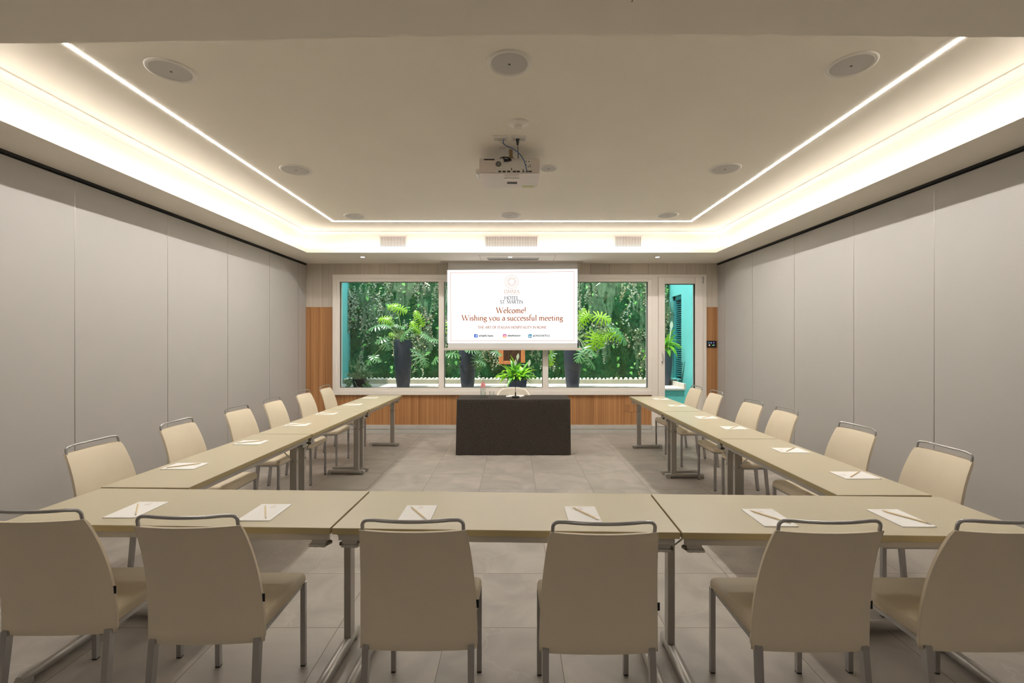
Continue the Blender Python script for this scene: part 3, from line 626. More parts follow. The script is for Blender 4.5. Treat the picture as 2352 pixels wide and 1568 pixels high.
bm = bmesh.new(); rr(bm, 1159.2, 771.2, 8.2); link('icon', bm, gm, slide)
bm = bmesh.new(); rr(bm, 1217.3, 771.5, 8.2, r=.15); link('icon', bm, scol('slide_teal', (14, 130, 170)), slide)
bm = bmesh.new()
seg(bm, (1093.6, 774.8), (1093.6, 769), 1.1, .003); seg(bm, (1093.6, 769), (1095.2, 768.4), 1., .003); seg(bm, (1092, 771.2), (1095.4, 771.2), .9, .003)
cx, cz = s_(1159.2, 771.4); cz -= zt
for k in range(16):
    a0, a1 = 2*PI*k/16, 2*PI*(k+1)/16
    bm.faces.new([bm.verts.new((cx+r_*u*math.cos(a), -.003, cz+r_*u*math.sin(a))) for r_, a in ((.8, a0), (1.5, a0), (1.5, a1), (.8, a1))])
for a, b in (((1156.8, 769.4), (1161.6, 769.4)), ((1156.8, 773.6), (1161.6, 773.6)), ((1156.8, 769.4), (1156.8, 773.6)), ((1161.6, 769.4), (1161.6, 773.6))): seg(bm, a, b, .6, .003)
seg(bm, (1215.2, 774), (1215.2, 770.8), 1., .003); seg(bm, (1215.2, 769.2), (1215.2, 768.8), 1., .003); seg(bm, (1217.2, 774), (1217.2, 770.8), 1., .003); seg(bm, (1219.6, 774), (1219.6, 771.4), 1., .003); seg(bm, (1217.4, 771.2), (1219.6, 770.9), .9, .003)
link('icon_symbols', bm, wh, slide)

# ------------------------------------------------------------------ wall fittings
cp = Q(1633, 790, D)
t = tag(empty('control_panel', (cp[0], D-.006, cp[2])), 'small black touch control panel with coloured icons on the wood beside the door', 'control panel')
bm = bmesh.new(); bx(bm, -.087, .087, -.02, 0, -.058, .058, bev=.004); link('housing', bm, M['black'], t)
for i, (px, pz, c, nm) in enumerate(((-.045, .022, (110, 200, 230), 'icon'), (-.008, .022, (170, 190, 240), 'icon'), (.035, .024, (150, 120, 240), 'icon'), (-.038, -.018, (250, 190, 160), 'icon'), (.018, -.02, (90, 210, 90), 'icon'), (.04, -.018, (200, 200, 200), 'icon'))):
    bm = bmesh.new(); s = .016 if i != 3 else .022; bx(bm, px-s/2, px+s/2, -.021, -.0195, pz-s/2, pz+s/2); link(nm, bm, emis('panel_icon', c, .9), t)
cp = Q(1447, 937, D)
t = tag(empty('wall_plate', (cp[0], D-.006, cp[2])), 'wood-veneered cover plate screwed low on the panelling right of the black desk', 'cover plate')
bm = bmesh.new(); bx(bm, -.085, .085, -.008, 0, -.063, .063, bev=.002); link('plate', bm, M['wood'], t)
bm = bmesh.new()
for a in (-.075, .075):
    for b in (-.052, .052): lathe(bm, [(0, 0), (.006, 0), (.006, .004)], 10, (0, 0, 0)); bmesh.ops.transform(bm, matrix=Matrix.Translation((a, -.0105, b)) @ Matrix.Rotation(-PI/2, 4, 'X'), verts=bm.verts[-21:])
link('screws', bm, M['chrome'], t)

# ------------------------------------------------------------------ tables
TT = .758; TW = .50
def make_table(L):
    root = empty('conference_table')
    l2, w2 = L/2-.002, TW/2
    bm = bmesh.new(); bx(bm, -l2+.001, l2-.001, -w2+.001, w2-.001, TT-.003, TT); link('tabletop', bm, M['table'], root)
    bm = bmesh.new(); bx(bm, -l2, l2, -w2, w2, TT-.028, TT-.002, bev=.0012); link('edge_band', bm, M['edge'], root)
    bm = bmesh.new()
    bx(bm, -l2+.02, l2-.02, w2-.045, w2-.02, TT-.062, TT-.028, bev=.002); bx(bm, -l2+.02, l2-.02, -w2+.02, -w2+.045, TT-.062, TT-.028, bev=.002)
    bx(bm, -l2+.03, -l2+.055, -w2+.03, w2-.03, TT-.058, TT-.029); bx(bm, l2-.055, l2-.03, -w2+.03, w2-.03, TT-.058, TT-.029)
    link('frame', bm, M['tmetal'], root)
    for s in (-1, 1):
        xc = s*(l2-.060)
        bm = bmesh.new(); yc = w2-.125; bx(bm, xc-.0175, xc+.0175, yc-.03, yc+.03, .045, TT-.030, bev=.004)
        leg = link('leg', bm, M['tmetal'], root)
        bm = bmesh.new(); tube(bm, [(xc, -w2+.035, .029), (xc, -w2+.05, .032), (xc, w2-.045, .032), (xc, w2-.03, .029)], [.020, .026, .026, .020], 14); link('foot', bm, M['tmetal'], leg, True, 50)
        for yy in (-w2+.055, w2-.065): bm = bmesh.new(); bx(bm, xc-.026, xc+.026, yy-.022, yy+.022, 0, .030, bev=.004); link('foot_pad', bm, M['tmetal'], leg)
        bm = bmesh.new(); tube(bm, [(xc-s*.012, yc, TT-.225), (xc-s*.24, yc, TT-.045)], .005, 8); tube(bm, [(xc, yc-.035, TT-.225), (xc, yc+.035, TT-.225)], .010, 10); link('folding_brace', bm, M['chrome'], root, True, 40)
        for ys in (-1, 1):       # linking clamps under each corner
            bm = bmesh.new(); xa = s*(l2-.030); yy = ys*(w2-.052)
            bx(bm, min(xa, xa-s*.065), max(xa, xa-s*.065), yy-.02, yy+.02, TT-.085, TT-.028, bev=.002)
            bx(bm, min(xa, xa-s*.075), max(xa, xa-s*.075), yy-.028, yy+.028, TT-.096, TT-.085, bev=.002)
            tube(bm, [(xa-s*.02, yy, TT-.104), (xa-s*.02, yy, TT-.094)], .012, 12); tube(bm, [(xa-s*.052, yy, TT-.104), (xa-s*.052, yy, TT-.094)], .012, 12)
            c_ = link('link_clamp', bm, M['tmetal'], root, True, 35)
            bm = bmesh.new(); tube(bm, [(xa+s*.002, yy-.02, TT-.082), (xa+s*.002, yy+.02, TT-.092)], .010, 6); link('latch', bm, M['zinc'], c_)
            if ys < 0:
                bm = bmesh.new(); letters(bm, 'CALCHERA', xa-s*.036, TT-.052, .008, wd=.036, thick=.2, thin=.14, y=yy-.0212); letters(bm, 'CALCHERA', xa-s*.036, TT-.058, .004, wd=.030, thick=.2, thin=.14, y=yy-.0212); link('maker_name', bm, M['black'], c_)
    return root
def place_table(a, b, label, group, side):     # a, b: ends of the centre line; side: offset direction of the sitter
    pass
tbs = {}
def put_table(cx, cy, rz, L, label, group):
    key = round(L, 3)
    if key not in tbs:
        t = make_table(L); tbs[key] = t; t.location = (cx, cy, 0); t.rotation_euler = (0, 0, rz); tag(t, label, 'table', group); return t
    return dup(tbs[key], (cx, cy, 0), rz, label, group)
gF = 'beige tables of the near row'; gL = 'beige tables of the left run'; gR = 'beige tables of the right run'
def run(x0, y0, x1, y1, L, label, group, sit):       # from the inner-left point; sit = side of the sitters
    dx, dy = x1-x0, y1-y0; a = math.atan2(dy, dx); cx, cy = (x0+x1)/2, (y0+y1)/2
    return put_table(cx, cy, a+(PI if sit else 0), L, label, group)
# near row (sitters on the viewer side, columns on the far side)
put_table(-.034, 2.243, math.radians(-1.8), 1.51, 'beige folding table in the middle of the near row', gF)
put_table(-1.549, 2.291, math.radians(-1.8), 1.51, 'beige folding table at the left end of the near row', gF)
put_table(1.480, 2.195, math.radians(-1.8), 1.51, 'beige folding table at the right end of the near row', gF)
# left run: sitters on -x, so local +y points to +x -> rotation -90 degrees
nm = ['nearest', 'second', 'third, farthest']
la = math.radians(-90-1.3)
for k, (y0, y1) in enumerate(((2.574, 4.066), (4.070, 5.538), (5.542, 7.01))):
    yc = (y0+y1)/2; xc = -1.814-.25+(yc-2.59)*(.118/4.4)
    put_table(xc, yc, la, 1.49 if k == 0 else 1.468, ['beige table of the left run, nearest, touching the near row', 'beige table in the middle of the left run', 'beige table of the left run farthest back by the window'][k], gL)
ra = math.radians(90)
for k, (y0, y1) in enumerate(((2.446, 3.862), (3.868, 5.385), (5.39, 6.86))):
    yc = (y0+y1)/2; L = 1.468 if k == 2 else (1.4 if k == 0 else 1.517)
    put_table(1.968, yc, ra, y1-y0-.002 if False else {0: 1.416, 1: 1.515, 2: 1.468}[k], ['beige table of the right run, nearest, touching the near row', 'beige table in the middle of the right run', 'beige table of the right run farthest back by the door'][k], gR)

# ------------------------------------------------------------------ chairs
def make_chair():
    root = empty('conference_chair')
    # seat: rounded cushion, front edge at +y
    bm = bmesh.new(); n = 20; ring0 = []
    prof = []
    def outline(inset, z):
        out = []
        for (cx, cy, st) in ((.215-.03, .232-.03, 0), (-.215+.03, .232-.03, 90), (-.205+.03, -.20+.03, 180), (.205-.03, -.20+.03, 270)):
            for k in range(5):
                a = math.radians(st+90*k/4); out.append((cx+(.03-inset)*math.cos(a) if .03 > inset else cx, cy+(.03-inset)*math.sin(a) if .03 > inset else cy, z))
        return out
    def zdrop(y): return -.012*max(0, (y-.10)/.13)**2
    rings = []
    for inset, z in ((.006, .405), (.0, .412), (.0, .440), (.004, .450), (.011, .456), (.022, .460)):
        rings.append([bm.verts.new((x, y, zz+zdrop(y)*(1 if z > .42 else .3))) for x, y, zz in outline(inset, z)])
    for A, B in zip(rings, rings[1:]):
        for k in range(len(A)): bm.faces.new((A[k], A[(k+1) % len(A)], B[(k+1) % len(A)], B[k]))
    bm.faces.new(rings[-1]); bm.faces.new(rings[0][::-1]); link('seat', bm, M['leather'], root, True, 60)
    # backrest: loft of rounded sections, concave to the sitter, leaning back
    Z0, Z1 = .380, .885
    def bp(t): return -.206 - .006*t - .099*t**2.4
    def hwid(t): return .2265 - .0315*t**1.9
    def bow(x, t): return -.030*(1-(x/.22)**2)*(.35+.65*t)+.03*.35*0
    bm = bmesh.new(); NT = 22; NX = 12; rings = []
    for i in range(NT+1):
        t = i/NT; z = Z0+(Z1-Z0)*t; wv = hwid(t); th = .0135-.002*t
        ins = 0
        if i == 0: ins = .006
        if i == NT: ins = .004
        rg = []
        for j in range(NX+1):
            x = -wv+ins + (2*(wv-ins))*j/NX; k = min(1, (1-abs(2*j/NX-1))*NX/2*.35+.62); rg.append((x, bp(t)+bow(x, t)+.012+(th-ins*.7)*k, z))
        for j in range(NX, -1, -1):
            x = -wv+ins + (2*(wv-ins))*j/NX; k = min(1, (1-abs(2*j/NX-1))*NX/2*.35+.62); rg.append((x, bp(t)+bow(x, t)+.012-(th-ins*.7)*k, z))
        rings.append([bm.verts.new(p) for p in rg])
    for A, B in zip(rings, rings[1:]):
        for k in range(len(A)): bm.faces.new((A[k], A[(k+1) % len(A)], B[(k+1) % len(A)], B[k]))
    bm.faces.new(rings[-1]); bm.faces.new(rings[0][::-1]); bmesh.ops.recalc_face_normals(bm, faces=bm.faces)
    back = link('backrest', bm, M['leather'], root, True, 50)
    # piping along the back edges and top
    bm = bmesh.new(); th = .012
    pts = [(-hwid(i/20)+.0005, bp(i/20)+bow(hwid(i/20), i/20)+.006, Z0+.004+(Z1-Z0-.003)*i/20) for i in range(21)]
    top = [(-hwid(1)+2*hwid(1)*j/12, bp(1)+bow(-hwid(1)+2*hwid(1)*j/12, 1)+.004, Z1+.0005) for j in range(1, 12)]
    right = [(-p[0], p[1], p[2]) for p in pts[::-1]]
    tube(bm, pts+top+right, .0024, 6); link('piping', bm, M['seam'], back, True)
    bm = bmesh.new(); bx(bm, hwid(.3)-.002, hwid(.3)+.010, bp(.3)+.004, bp(.3)+.0055, .545, .576); link('fabric_tag', bm, M['tag'], back)
    # tubular grab handle
    bm = bmesh.new(); xw = .178; zt_ = .928; pts = []
    yb = lambda x: bp(1)+bow(x, 1)+.016
    pts += [(-xw-.006, yb(xw)+.001, Z1-.006), (-xw-.006, yb(xw), Z1)]
    for k in range(6): a = math.radians(90*k/5); pts.append((-xw-.006+.022*(1-math.cos(a)), yb(xw)-.004-.003*k/5, Z1+.020+.019*math.sin(a)))
    for j in range(1, 12):
        x = -xw+.016+2*(xw-.016)*j/12; pts.append((x, yb(x)-.008, Z1+.0395+.004-.004*(1-(x/.17)**2)))
    for k in range(5, -1, -1): a = math.radians(90*k/5); pts.append((xw+.006-.022*(1-math.cos(a)), yb(xw)-.004-.003*k/5, Z1+.020+.019*math.sin(a)))
    pts += [(xw+.006, yb(xw), Z1), (xw+.006, yb(xw)+.001, Z1-.006)]
    tube(bm, pts, .0068, 8); link('handle', bm, M['steel'], root, True, 50)
    bm = bmesh.new()
    bx(bm, -.197, .197, .195, .215, .388, .408); bx(bm, -.197, .197, -.190, -.17, .388, .408); bx(bm, -.205, -.185, -.19, .215, .388, .408); bx(bm, .185, .205, -.19, .215, .388, .408)
    link('seat_frame', bm, M['steel'], root)
    for s in (-1, 1):
        bm = bmesh.new(); x = s*.204
        vs = bx(bm, x-.0115, x+.0115, .199, .222, .006, .405, bev=.002); l = link('leg', bm, M['steel'], root)
        bm = bmesh.new(); bx(bm, x-.0105, x+.0105, .200, .221, 0, .007); link('glide', bm, M['black'], l)
    for s in (-1, 1):
        bm = bmesh.new(); x = s*.203
        vs = bx(bm, x-.0125, x+.0125, -.216, -.188, .006, .402)
        for v in vs:
            if v.co.z < .1: v.co.x += s*.004; v.co.y -= .040; v.co.x = x+s*.004+(v.co.x-x-s*.004)*.85
        l = link('leg', bm, M['steel'], root)
        bm = bmesh.new(); xx = x+s*.004; bx(bm, xx-.009, xx+.009, -.254, -.231, 0, .007); link('glide', bm, M['black'], l)
    return root
chair0 = None
def put_chair(x, y, rz, label, group):
    global chair0
    if chair0 is None:
        chair0 = make_chair(); chair0.location = (x, y, 0); chair0.rotation_euler = (0, 0, rz); return tag(chair0, label, 'chair', group)
    return dup(chair0, (x, y, 0), rz, label, group)
gf = 'cream chairs of the near row seen from behind'
for x, y, rz, lab in ((-1.862, 2.085, .03, 'cream leather chair cut by the left edge, first of the near row'), (-1.222, 2.030, .02, 'cream leather chair of the near row, second from the left, seen from behind'),
                      (-.368, 1.992, 0, 'cream leather chair left of centre in the near row, behind the middle table'), (.325, 1.972, 0, 'cream leather chair right of centre in the near row, behind the middle table'),
                      (1.148, 1.985, -.005, 'cream leather chair of the near row, second from the right, seen from behind'), (1.800, 1.985, -.01, 'cream leather chair cut by the right edge, last of the near row')):
    put_chair(x, y, rz, lab, gf)
ords = ['nearest to the viewer', 'second from the viewer', 'third from the viewer', 'fourth from the viewer', 'fifth from the viewer', 'farthest, by the window wall']
for k, y in enumerate((3.00, 3.762, 4.57, 5.25, 6.02, 6.74)):
    put_chair(-2.425-.004*k, y, -PI/2+(.02 if k % 2 else -.01), 'cream leather chair against the left run of tables, '+ords[k], 'cream chairs along the left run')
ords[5] = 'farthest, in front of the glazed door'
for k, y in enumerate((2.84, 3.545, 4.47, 5.07, 6.01, 6.65)):
    put_chair(2.328, y, PI/2+(.02 if k % 2 else -.02), 'cream leather chair against the right run of tables, '+ords[k], 'cream chairs along the right run')

# ------------------------------------------------------------------ note pads and pencils
def make_pad():
    root = empty('note_pad'); bm = bmesh.new(); bx(bm, -.075, .075, -.105, .105, 0, .004); link('sheets', bm, M['paper'], root)
    bm = bmesh.new()
    for r_ in (.010, .007, .004):
        for k in range(20):
            a0, a1 = 2*PI*k/20, 2*PI*(k+1)/20
            bm.faces.new([bm.verts.new((q*math.cos(a), .082+q*math.sin(a), .0043)) for q, a in ((r_-.0006, a0), (r_+.0006, a0), (r_+.0006, a1), (r_-.0006, a1))])
    bx(bm, -.014, .014, .064, .066, .004, .0043); bx(bm, -.012, .012, .059, .061, .004, .0043)
    link('printed_logo', bm, M['ink'], root); return root
def make_pencil():
    root = empty('pencil'); bm = bmesh.new(); tube(bm, [(0, -.080, 0), (0, .072, 0)], .0036, 6); link('barrel', bm, M['pencil'], root)
    bm = bmesh.new(); tube(bm, [(0, .072, 0), (0, .086, 0)], [.0036, .0010], 6); link('point', bm, M['pencil'], root)
    bm = bmesh.new(); tube(bm, [(0, .084, 0), (0, .089, 0)], [.0012, .0003], 6); link('lead', bm, M['lead'], root)
    bm = bmesh.new(); tube(bm, [(0, -.090, 0), (0, -.080, 0)], .0037, 8); link('ferrule', bm, M['ferrule'], root)
    bm = bmesh.new(); tube(bm, [(0, -.098, 0), (0, -.090, 0)], .0035, 8); link('eraser', bm, M['eraser'], root); return root
pad0 = pen0 = None
def put_pad(x, y, rz, prz, lab, gp, dx=0, dy=0):
    global pad0, pen0
    if pad0 is None:
        pad0 = tag(make_pad(), '', 'note pad'); pen0 = tag(make_pencil(), '', 'pencil'); p, q = pad0, pen0
        p.location = (x, y, TT+.0003); p.rotation_euler = (0, 0, rz); q.location = (x+dx, y+dy, TT+.0081); q.rotation_euler = (0, 0, prz)
        p['label'] = 'white pad '+lab; q['label'] = 'wooden pencil on the pad '+lab; p['group'] = 'note pads '+gp; q['group'] = 'pencils '+gp
    else:
        dup(pad0, (x, y, TT+.0003), rz, 'white pad '+lab, 'note pads '+gp); dup(pen0, (x+dx, y+dy, TT+.0081), prz, 'wooden pencil on the pad '+lab, 'pencils '+gp)
for (px, py, dd, la_, pr, dx, dy) in ((315, 1171, None, 'at the far left of the near row', -.0, -.0, .0), (610, 1177, 0, 'second from the left in the near row', .32, 0, 0), (960, 1180, 0, 'behind the third chair of the near row', .62, .0, .0),
                                      (1338, 1183, 0, 'behind the fourth chair of the near row', .98, .01, .01), (1765, 1189, 0, 'second from the right in the near row', 1.0, 0, 0), (2067, 1190, 0, 'at the far right of the near row', 1.02, .02, 0)):
    q = P(px, py, TT)
    put_pad(q[0], q[1], 0 if px > 400 else -.0, (.63 if px < 400 else .50 if px < 700 else .58 if px < 1900 else .50), la_, 'on the near row', dx, dy)
nn = ['nearest', 'second', 'third', 'fourth', 'fifth', 'farthest']
for k, (px, py) in enumerate(((425, 1071), (577, 1016.5), (684, 975.5), (751, 950), (810, 929), (850, 913.5))):
    q = P(px, py, TT); put_pad(q[0], q[1], -PI/2, -.97-.05*(k % 2), '%s to the viewer on the left tables' % nn[k], 'on the left run')
for k, (px, py) in enumerate(((1963, 1092), (1815, 1034.5), (1685, 983), (1622, 959), (1555, 932), (1518, 916.5))):
    q = P(px, py, TT); put_pad(q[0], q[1], PI/2, 2.26+.05*(k % 3), '%s to the viewer on the right tables' % nn[k], 'on the right run')

# ------------------------------------------------------------------ speaker's desk under a felt cloth
DT = .775; dx0, dx1, dy0, dy1 = -.79, .785, 6.395, 6.87
bm = bmesh.new(); NP = 160; ring = []
def desk_outline(t, flare, z):
    Lx, Ly = dx1-dx0+2*flare, dy1-dy0+2*flare; r = .03; cx, cy = (dx0+dx1)/2, (dy0+dy1)/2; per = 2*(Lx+Ly); s = t*per
    if s < Lx: p = (-Lx/2+s, -Ly/2)
    elif s < Lx+Ly: p = (Lx/2, -Ly/2+s-Lx)
    elif s < 2*Lx+Ly: p = (Lx/2-(s-Lx-Ly), Ly/2)
    else: p = (-Lx/2, Ly/2-(s-2*Lx-Ly))
    px, py = p
    for sx_ in (-1, 1):
        for sy_ in (-1, 1):
            ccx, ccy = sx_*(Lx/2-r), sy_*(Ly/2-r)
            if (px-ccx)*sx_ > 0 and (py-ccy)*sy_ > 0:
                v = Vector((px-ccx, py-ccy)); v = v.normalized()*r; px, py = ccx+v.x, ccy+v.y
    return (px+cx, py+cy, z)
rings = []
for i in range(15):
    k = i/14; z = (DT-.012)*(1-k)+.006*k
    rg = []
    for j in range(NP):
        t = j/NP; w_ = .004*k*math.sin(t*2*PI*9+1.3)+.003*k*math.sin(t*2*PI*17)
        rg.append(bm.verts.new(desk_outline(t, .010*k+.004+w_, z+(.006*k*math.sin(t*2*PI*4) if i == 14 else 0))))
    rings.append(rg)
rings.insert(0, [bm.verts.new(desk_outline(j/NP, -.006, DT)) for j in range(NP)]); rings.insert(1, [bm.verts.new(desk_outline(j/NP, .001, DT-.003)) for j in range(NP)])
for A, B in zip(rings, rings[1:]):
    for k in range(NP): bm.faces.new((A[k], B[k], B[(k+1) % NP], A[(k+1) % NP]))
bm.faces.new(rings[0]); bmesh.ops.recalc_face_normals(bm, faces=bm.faces)
tag(link('covered_desk', bm, M['cloth'], None, True, 60), 'speaker desk wholly covered to the floor by a charcoal felt cloth', 'desk')
# bottle
b0 = P(1109, 914, DT); t = tag(empty('water_bottle', (b0[0], 6.56, DT)), 'clear glass water bottle with a red neck label standing on the black desk', 'bottle')
bm = bmesh.new(); lathe(bm, [(0, .0), (.036, 0), (.039, .006), (.039, .05), (.040, .12), (.037, .155), (.028, .19), (.018, .225), (.014, .25), (.0145, .262)], 24); link('glass_body', bm, M['green_glass'], t, True, 60)
bm = bmesh.new(); lathe(bm, [(0, .006), (.035, .008), (.035, .10), (0, .10)], 20); link('water', bm, M['water'], t, True, 60)
bm = bmesh.new(); lathe(bm, [(.0386, .150), (.0300, .190), (.0205, .222)], 24); link('neck_label', bm, M['blabel'], t, True)
bm = bmesh.new(); lathe(bm, [(.0405, .085), (.0412, .120), (.0405, .122)], 24); link('body_label', bm, M['wlabel'], t, True)
bm = bmesh.new(); lathe(bm, [(.016, .262), (.0165, .278), (0, .280)], 16); link('cap', bm, M['white'], t, True, 50)
cst = tag(empty('coaster', (-.31, 6.555, DT)), 'dark square coaster under the drinking glass', 'coaster')
bm = bmesh.new(); bx(bm, -.052, .062, -.045, .045, 0, .003); link('mat', bm, M['black'], cst)
t = tag(empty('drinking_glass', (-.312, 6.555, DT+.003)), 'empty clear tumbler on the coaster right of the bottle', 'glass')
bm = bmesh.new(); lathe(bm, [(0, 0), (.030, 0), (.033, .004), (.036, .090), (.0345, .090), (.031, .012), (0, .010)], 28); link('tumbler', bm, M['clear'], t, True, 60)
t = tag(empty('gooseneck_microphone', (.025, 6.52, DT)), 'black gooseneck microphone on a round base in the middle of the desk', 'microphone')
bm = bmesh.new(); lathe(bm, [(0, 0), (.054, 0), (.055, .004), (.054, .020), (.050, .026), (.012, .030), (.011, .034), (.0, .034)], 32); link('base', bm, M['black'], t, True, 50)
bm = bmesh.new(); tube(bm, [(0, 0, .03), (0, 0, .08), (0, 0, .085), (0, 0, .29)], [.010, .009, .004, .0035], 10); link('neck', bm, M['black'], t, True, 50)
bm = bmesh.new(); tube(bm, [(0, 0, .285), (0, -.004, .295), (0, -.012, .325), (0, -.014, .330)], [.006, .010, .010, .004], 12); link('microphone_head', bm, M['black'], t, True, 50)
t = tag(empty('note_card', (.02, 6.72, DT)), 'white folded papers lying behind the microphone', 'paper')
bm = bmesh.new(); bx(bm, -.13, .10, -.07, .05, 0, .004); bx(bm, -.09, .13, -.06, .07, .004, .010, rot=Matrix.Rotation(.1, 3, 'Z')); link('sheets', bm, M['paper'], t)
# speaker's shell chair
t = tag(empty('shell_chair', (-.005, 7.20, 0)), 'pale velvet shell armchair tucked behind the covered desk', 'chair')
bm = bmesh.new(); rings = []
for i in range(15):
    z = .42+.415*i/14; k = i/14; rg = []
    wv = .27*(1-.02*k)
    hcut = 1-.03*k
    for j in range(25):
        a = PI*(j/24)
        x = math.cos(a)*wv*hcut; y = math.sin(a)*(.22+.05*k)
        rg.append(bm.verts.new((x, y, z-.10*k*abs(math.cos(a))**7-.02*k*math.cos(a)**2)))
    rings.append(rg)
for A, B in zip(rings, rings[1:]):
    for j in range(24): bm.faces.new((A[j], A[j+1], B[j+1], B[j]))
o = link('shell', bm, M['chairw'], t, True); sm = o.modifiers.new('s', 'SOLIDIFY'); sm.thickness = .03; sm.offset = 0
bm = bmesh.new(); lathe(bm, [(0, .40), (.22, .40), (.25, .42), (.25, .45), (.22, .47), (0, .475)], 28); link('seat', bm, M['chairw'], t, True, 60)
for sx_ in (-1, 1):
    for sy_ in (-1, 1):
        bm = bmesh.new(); tube(bm, [(sx_*.15, sy_*.13, .40), (sx_*.22, sy_*.20, 0)], [.014, .009], 10); link('leg', bm, M['black'], t, True, 50)

# ------------------------------------------------------------------ courtyard beyond the glass
HT = .68; YT = 8.77; YC = 9.76; YG = 10.15; GXL, GXR = -3.62, 3.46; GT = 3.9
struct(box('terrace_ground', GXL-.3, GXR+.4, D+.2, YG+.4, -.06, 0, M['terrace'])).name = 'trim_9'
sl = struct(empty('trim_10'))
box('retaining_wall', GXL, 3.25, YT+.02, YC+.0, 0, HT-.035, M['teal'], sl); box('paving_slab', GXL, 3.268, YT, YC+.02, HT-.035, HT, M['terrace'], sl, bev=.004)
box('side_curb', 3.235, 3.275, YT, YC, HT, HT+.09, M['terrace'], sl, bev=.003)
bm = bmesh.new(); bx(bm, GXL, 3.1, YC, YC+.06, HT, HT+.088, bev=.004); bx(bm, 3.1, GXR, YC, YC+.06, 0, HT+.088, bev=.004); link('planter_curb', bm, M['curb'], sl)
box('gravel_bed', GXL, GXR, YC+.05, YG+.1, HT-.1, HT+.065, M['curb'], sl)
struct(box('courtyard_wall_left', GXL-.25, GXL, D+.2, YG+.35, 0, GT, M['teal'])).name = 'wall_courtyard_left'
cw = struct(empty('wall_courtyard_right'))
bm = bmesh.new()
bx(bm, GXR, GXR+.3, D+.2, 9.53, 0, GT); bx(bm, GXR, GXR+.3, 9.53, YG+.35, 0, HT+.1); bx(bm, GXR, GXR+.3, 9.53, YG+.35, 2.55, GT); bx(bm, GXR+.16, GXR+.3, 9.5, YG+.35, HT, 2.6); bx(bm, GXR-.02, GXR+.3, 10.09, YG+.35, 0, GT)
link('rendered_wall', bm, M['teal'], cw)
bm = bmesh.new()
for i in range(40):
    z = HT+.16+i*.0445; bx(bm, GXR+.05, GXR+.13, 9.58, 9.98, z, z+.012, rot=None)
    for v in bm.verts[-8:]: v.co.z -= (v.co.x-GXR-.05)*-.35
bx(bm, GXR+.03, GXR+.14, 9.53, 9.59, HT+.1, 2.55); bx(bm, GXR+.03, GXR+.14, 9.96, 10.08, HT+.1, 2.55); bx(bm, GXR+.03, GXR+.14, 9.53, 10.08, 2.46, 2.55)
link('louvred_shutter', bm, M['teald'], cw)

# living wall
lw = tag(empty('living_wall', (0, YG, HT)), 'tall wall of moss, ferns and hanging vines across the back of the courtyard', 'green wall')
bm = bmesh.new(); nx, nz = 150, 70; grid = []
for i in range(nx+1):
    col = []
    for j in range(nz+1):
        x = GXL+(GXR-GXL)*i/nx; z = .04+(GT-HT)*j/nz
        n = noise.noise(Vector((x*1.6, z*1.6, 0)))*.09+noise.noise(Vector((x*6, z*6, 3)))*.05
        col.append(bm.verts.new((x, .05-n, z)))
    grid.append(col)
for i in range(nx):
    for j in range(nz): bm.faces.new((grid[i][j], grid[i+1][j], grid[i+1][j+1], grid[i][j+1]))
link('moss_backing', bm, M['moss'], lw, True)
def leafq(bm, o, d, n, L, W, fold=.15, mi=0):         # small pointed leaf: o base, d direction, n facing
    d = d.normalized(); s = d.cross(n).normalized(); n = s.cross(d).normalized()
    if W < .03:
        v0 = bm.verts.new(o); v1 = bm.verts.new(o+d*L*.45+s*W*.5+n*L*fold); v2 = bm.verts.new(o+d*L*.5); v3 = bm.verts.new(o+d*L*.45-s*W*.5+n*L*fold); v4 = bm.verts.new(o+d*L-n*L*fold)
        for f in ((v0, v1, v2), (v0, v2, v3), (v2, v1, v4), (v3, v2, v4)): bm.faces.new(f).material_index = mi
        return
    r1 = [bm.verts.new(o+d*L*a+s*W*b+n*L*c) for a, b, c in ((-.06, .22, fold*.6), (.14, .46, fold), (.42, .46, fold*.8), (.74, .22, 0))]
    r2 = [bm.verts.new(o+d*L*a-s*W*b+n*L*c) for a, b, c in ((-.06, .22, fold*.6), (.14, .46, fold), (.42, .46, fold*.8), (.74, .22, 0))]
    a0 = bm.verts.new(o); a1 = bm.verts.new(o+d*L*.4); a2 = bm.verts.new(o+d*L*.75-n*L*fold*.3); a3 = bm.verts.new(o+d*L-n*L*fold)
    for f in ((a0, r1[0], r1[1]), (a0, r1[1], r1[2], a1), (a1, r1[2], r1[3], a2), (a2, r1[3], a3), (a0, r2[1], r2[0]), (a0, a1, r2[2], r2[1]), (a1, a2, r2[3], r2[2]), (a2, a3, r2[3])): bm.faces.new(f).material_index = mi
def rv(s=1): return Vector((random.gauss(0, s), random.gauss(0, s), random.gauss(0, s)))
random.seed(11)
bm = bmesh.new()
for i in range(24000):
    x = random.uniform(GXL+.02, GXR-.02); z = random.uniform(.08, GT-HT-.05)
    if z > 2.7 and random.random() < .6: continue
    m_ = noise.noise(Vector((x*1.5+4, z*1.5, 9)))
    n = noise.noise(Vector((x*1.6, z*1.6, 0)))*.09
    s = .016+.016*random.random()
    if m_ > .18: leafq(bm, Vector((x, .02-n-random.random()*.04, z)), Vector((random.gauss(0, .5), -.6, -.9)), Vector((0, -1, .3))+rv(.3), s*2.4, s*.5, .1, 1)
    else: leafq(bm, Vector((x, .03-n-random.random()*.03, z)), rv()+Vector((0, -.5, -.2)), Vector((0, -1, .3))+rv(.4), s, s*.8)
o = link('small_leaf_cover', bm, [M['moss2'], M['moss3']], lw); o['kind'] = 'stuff'
bm = bmesh.new()
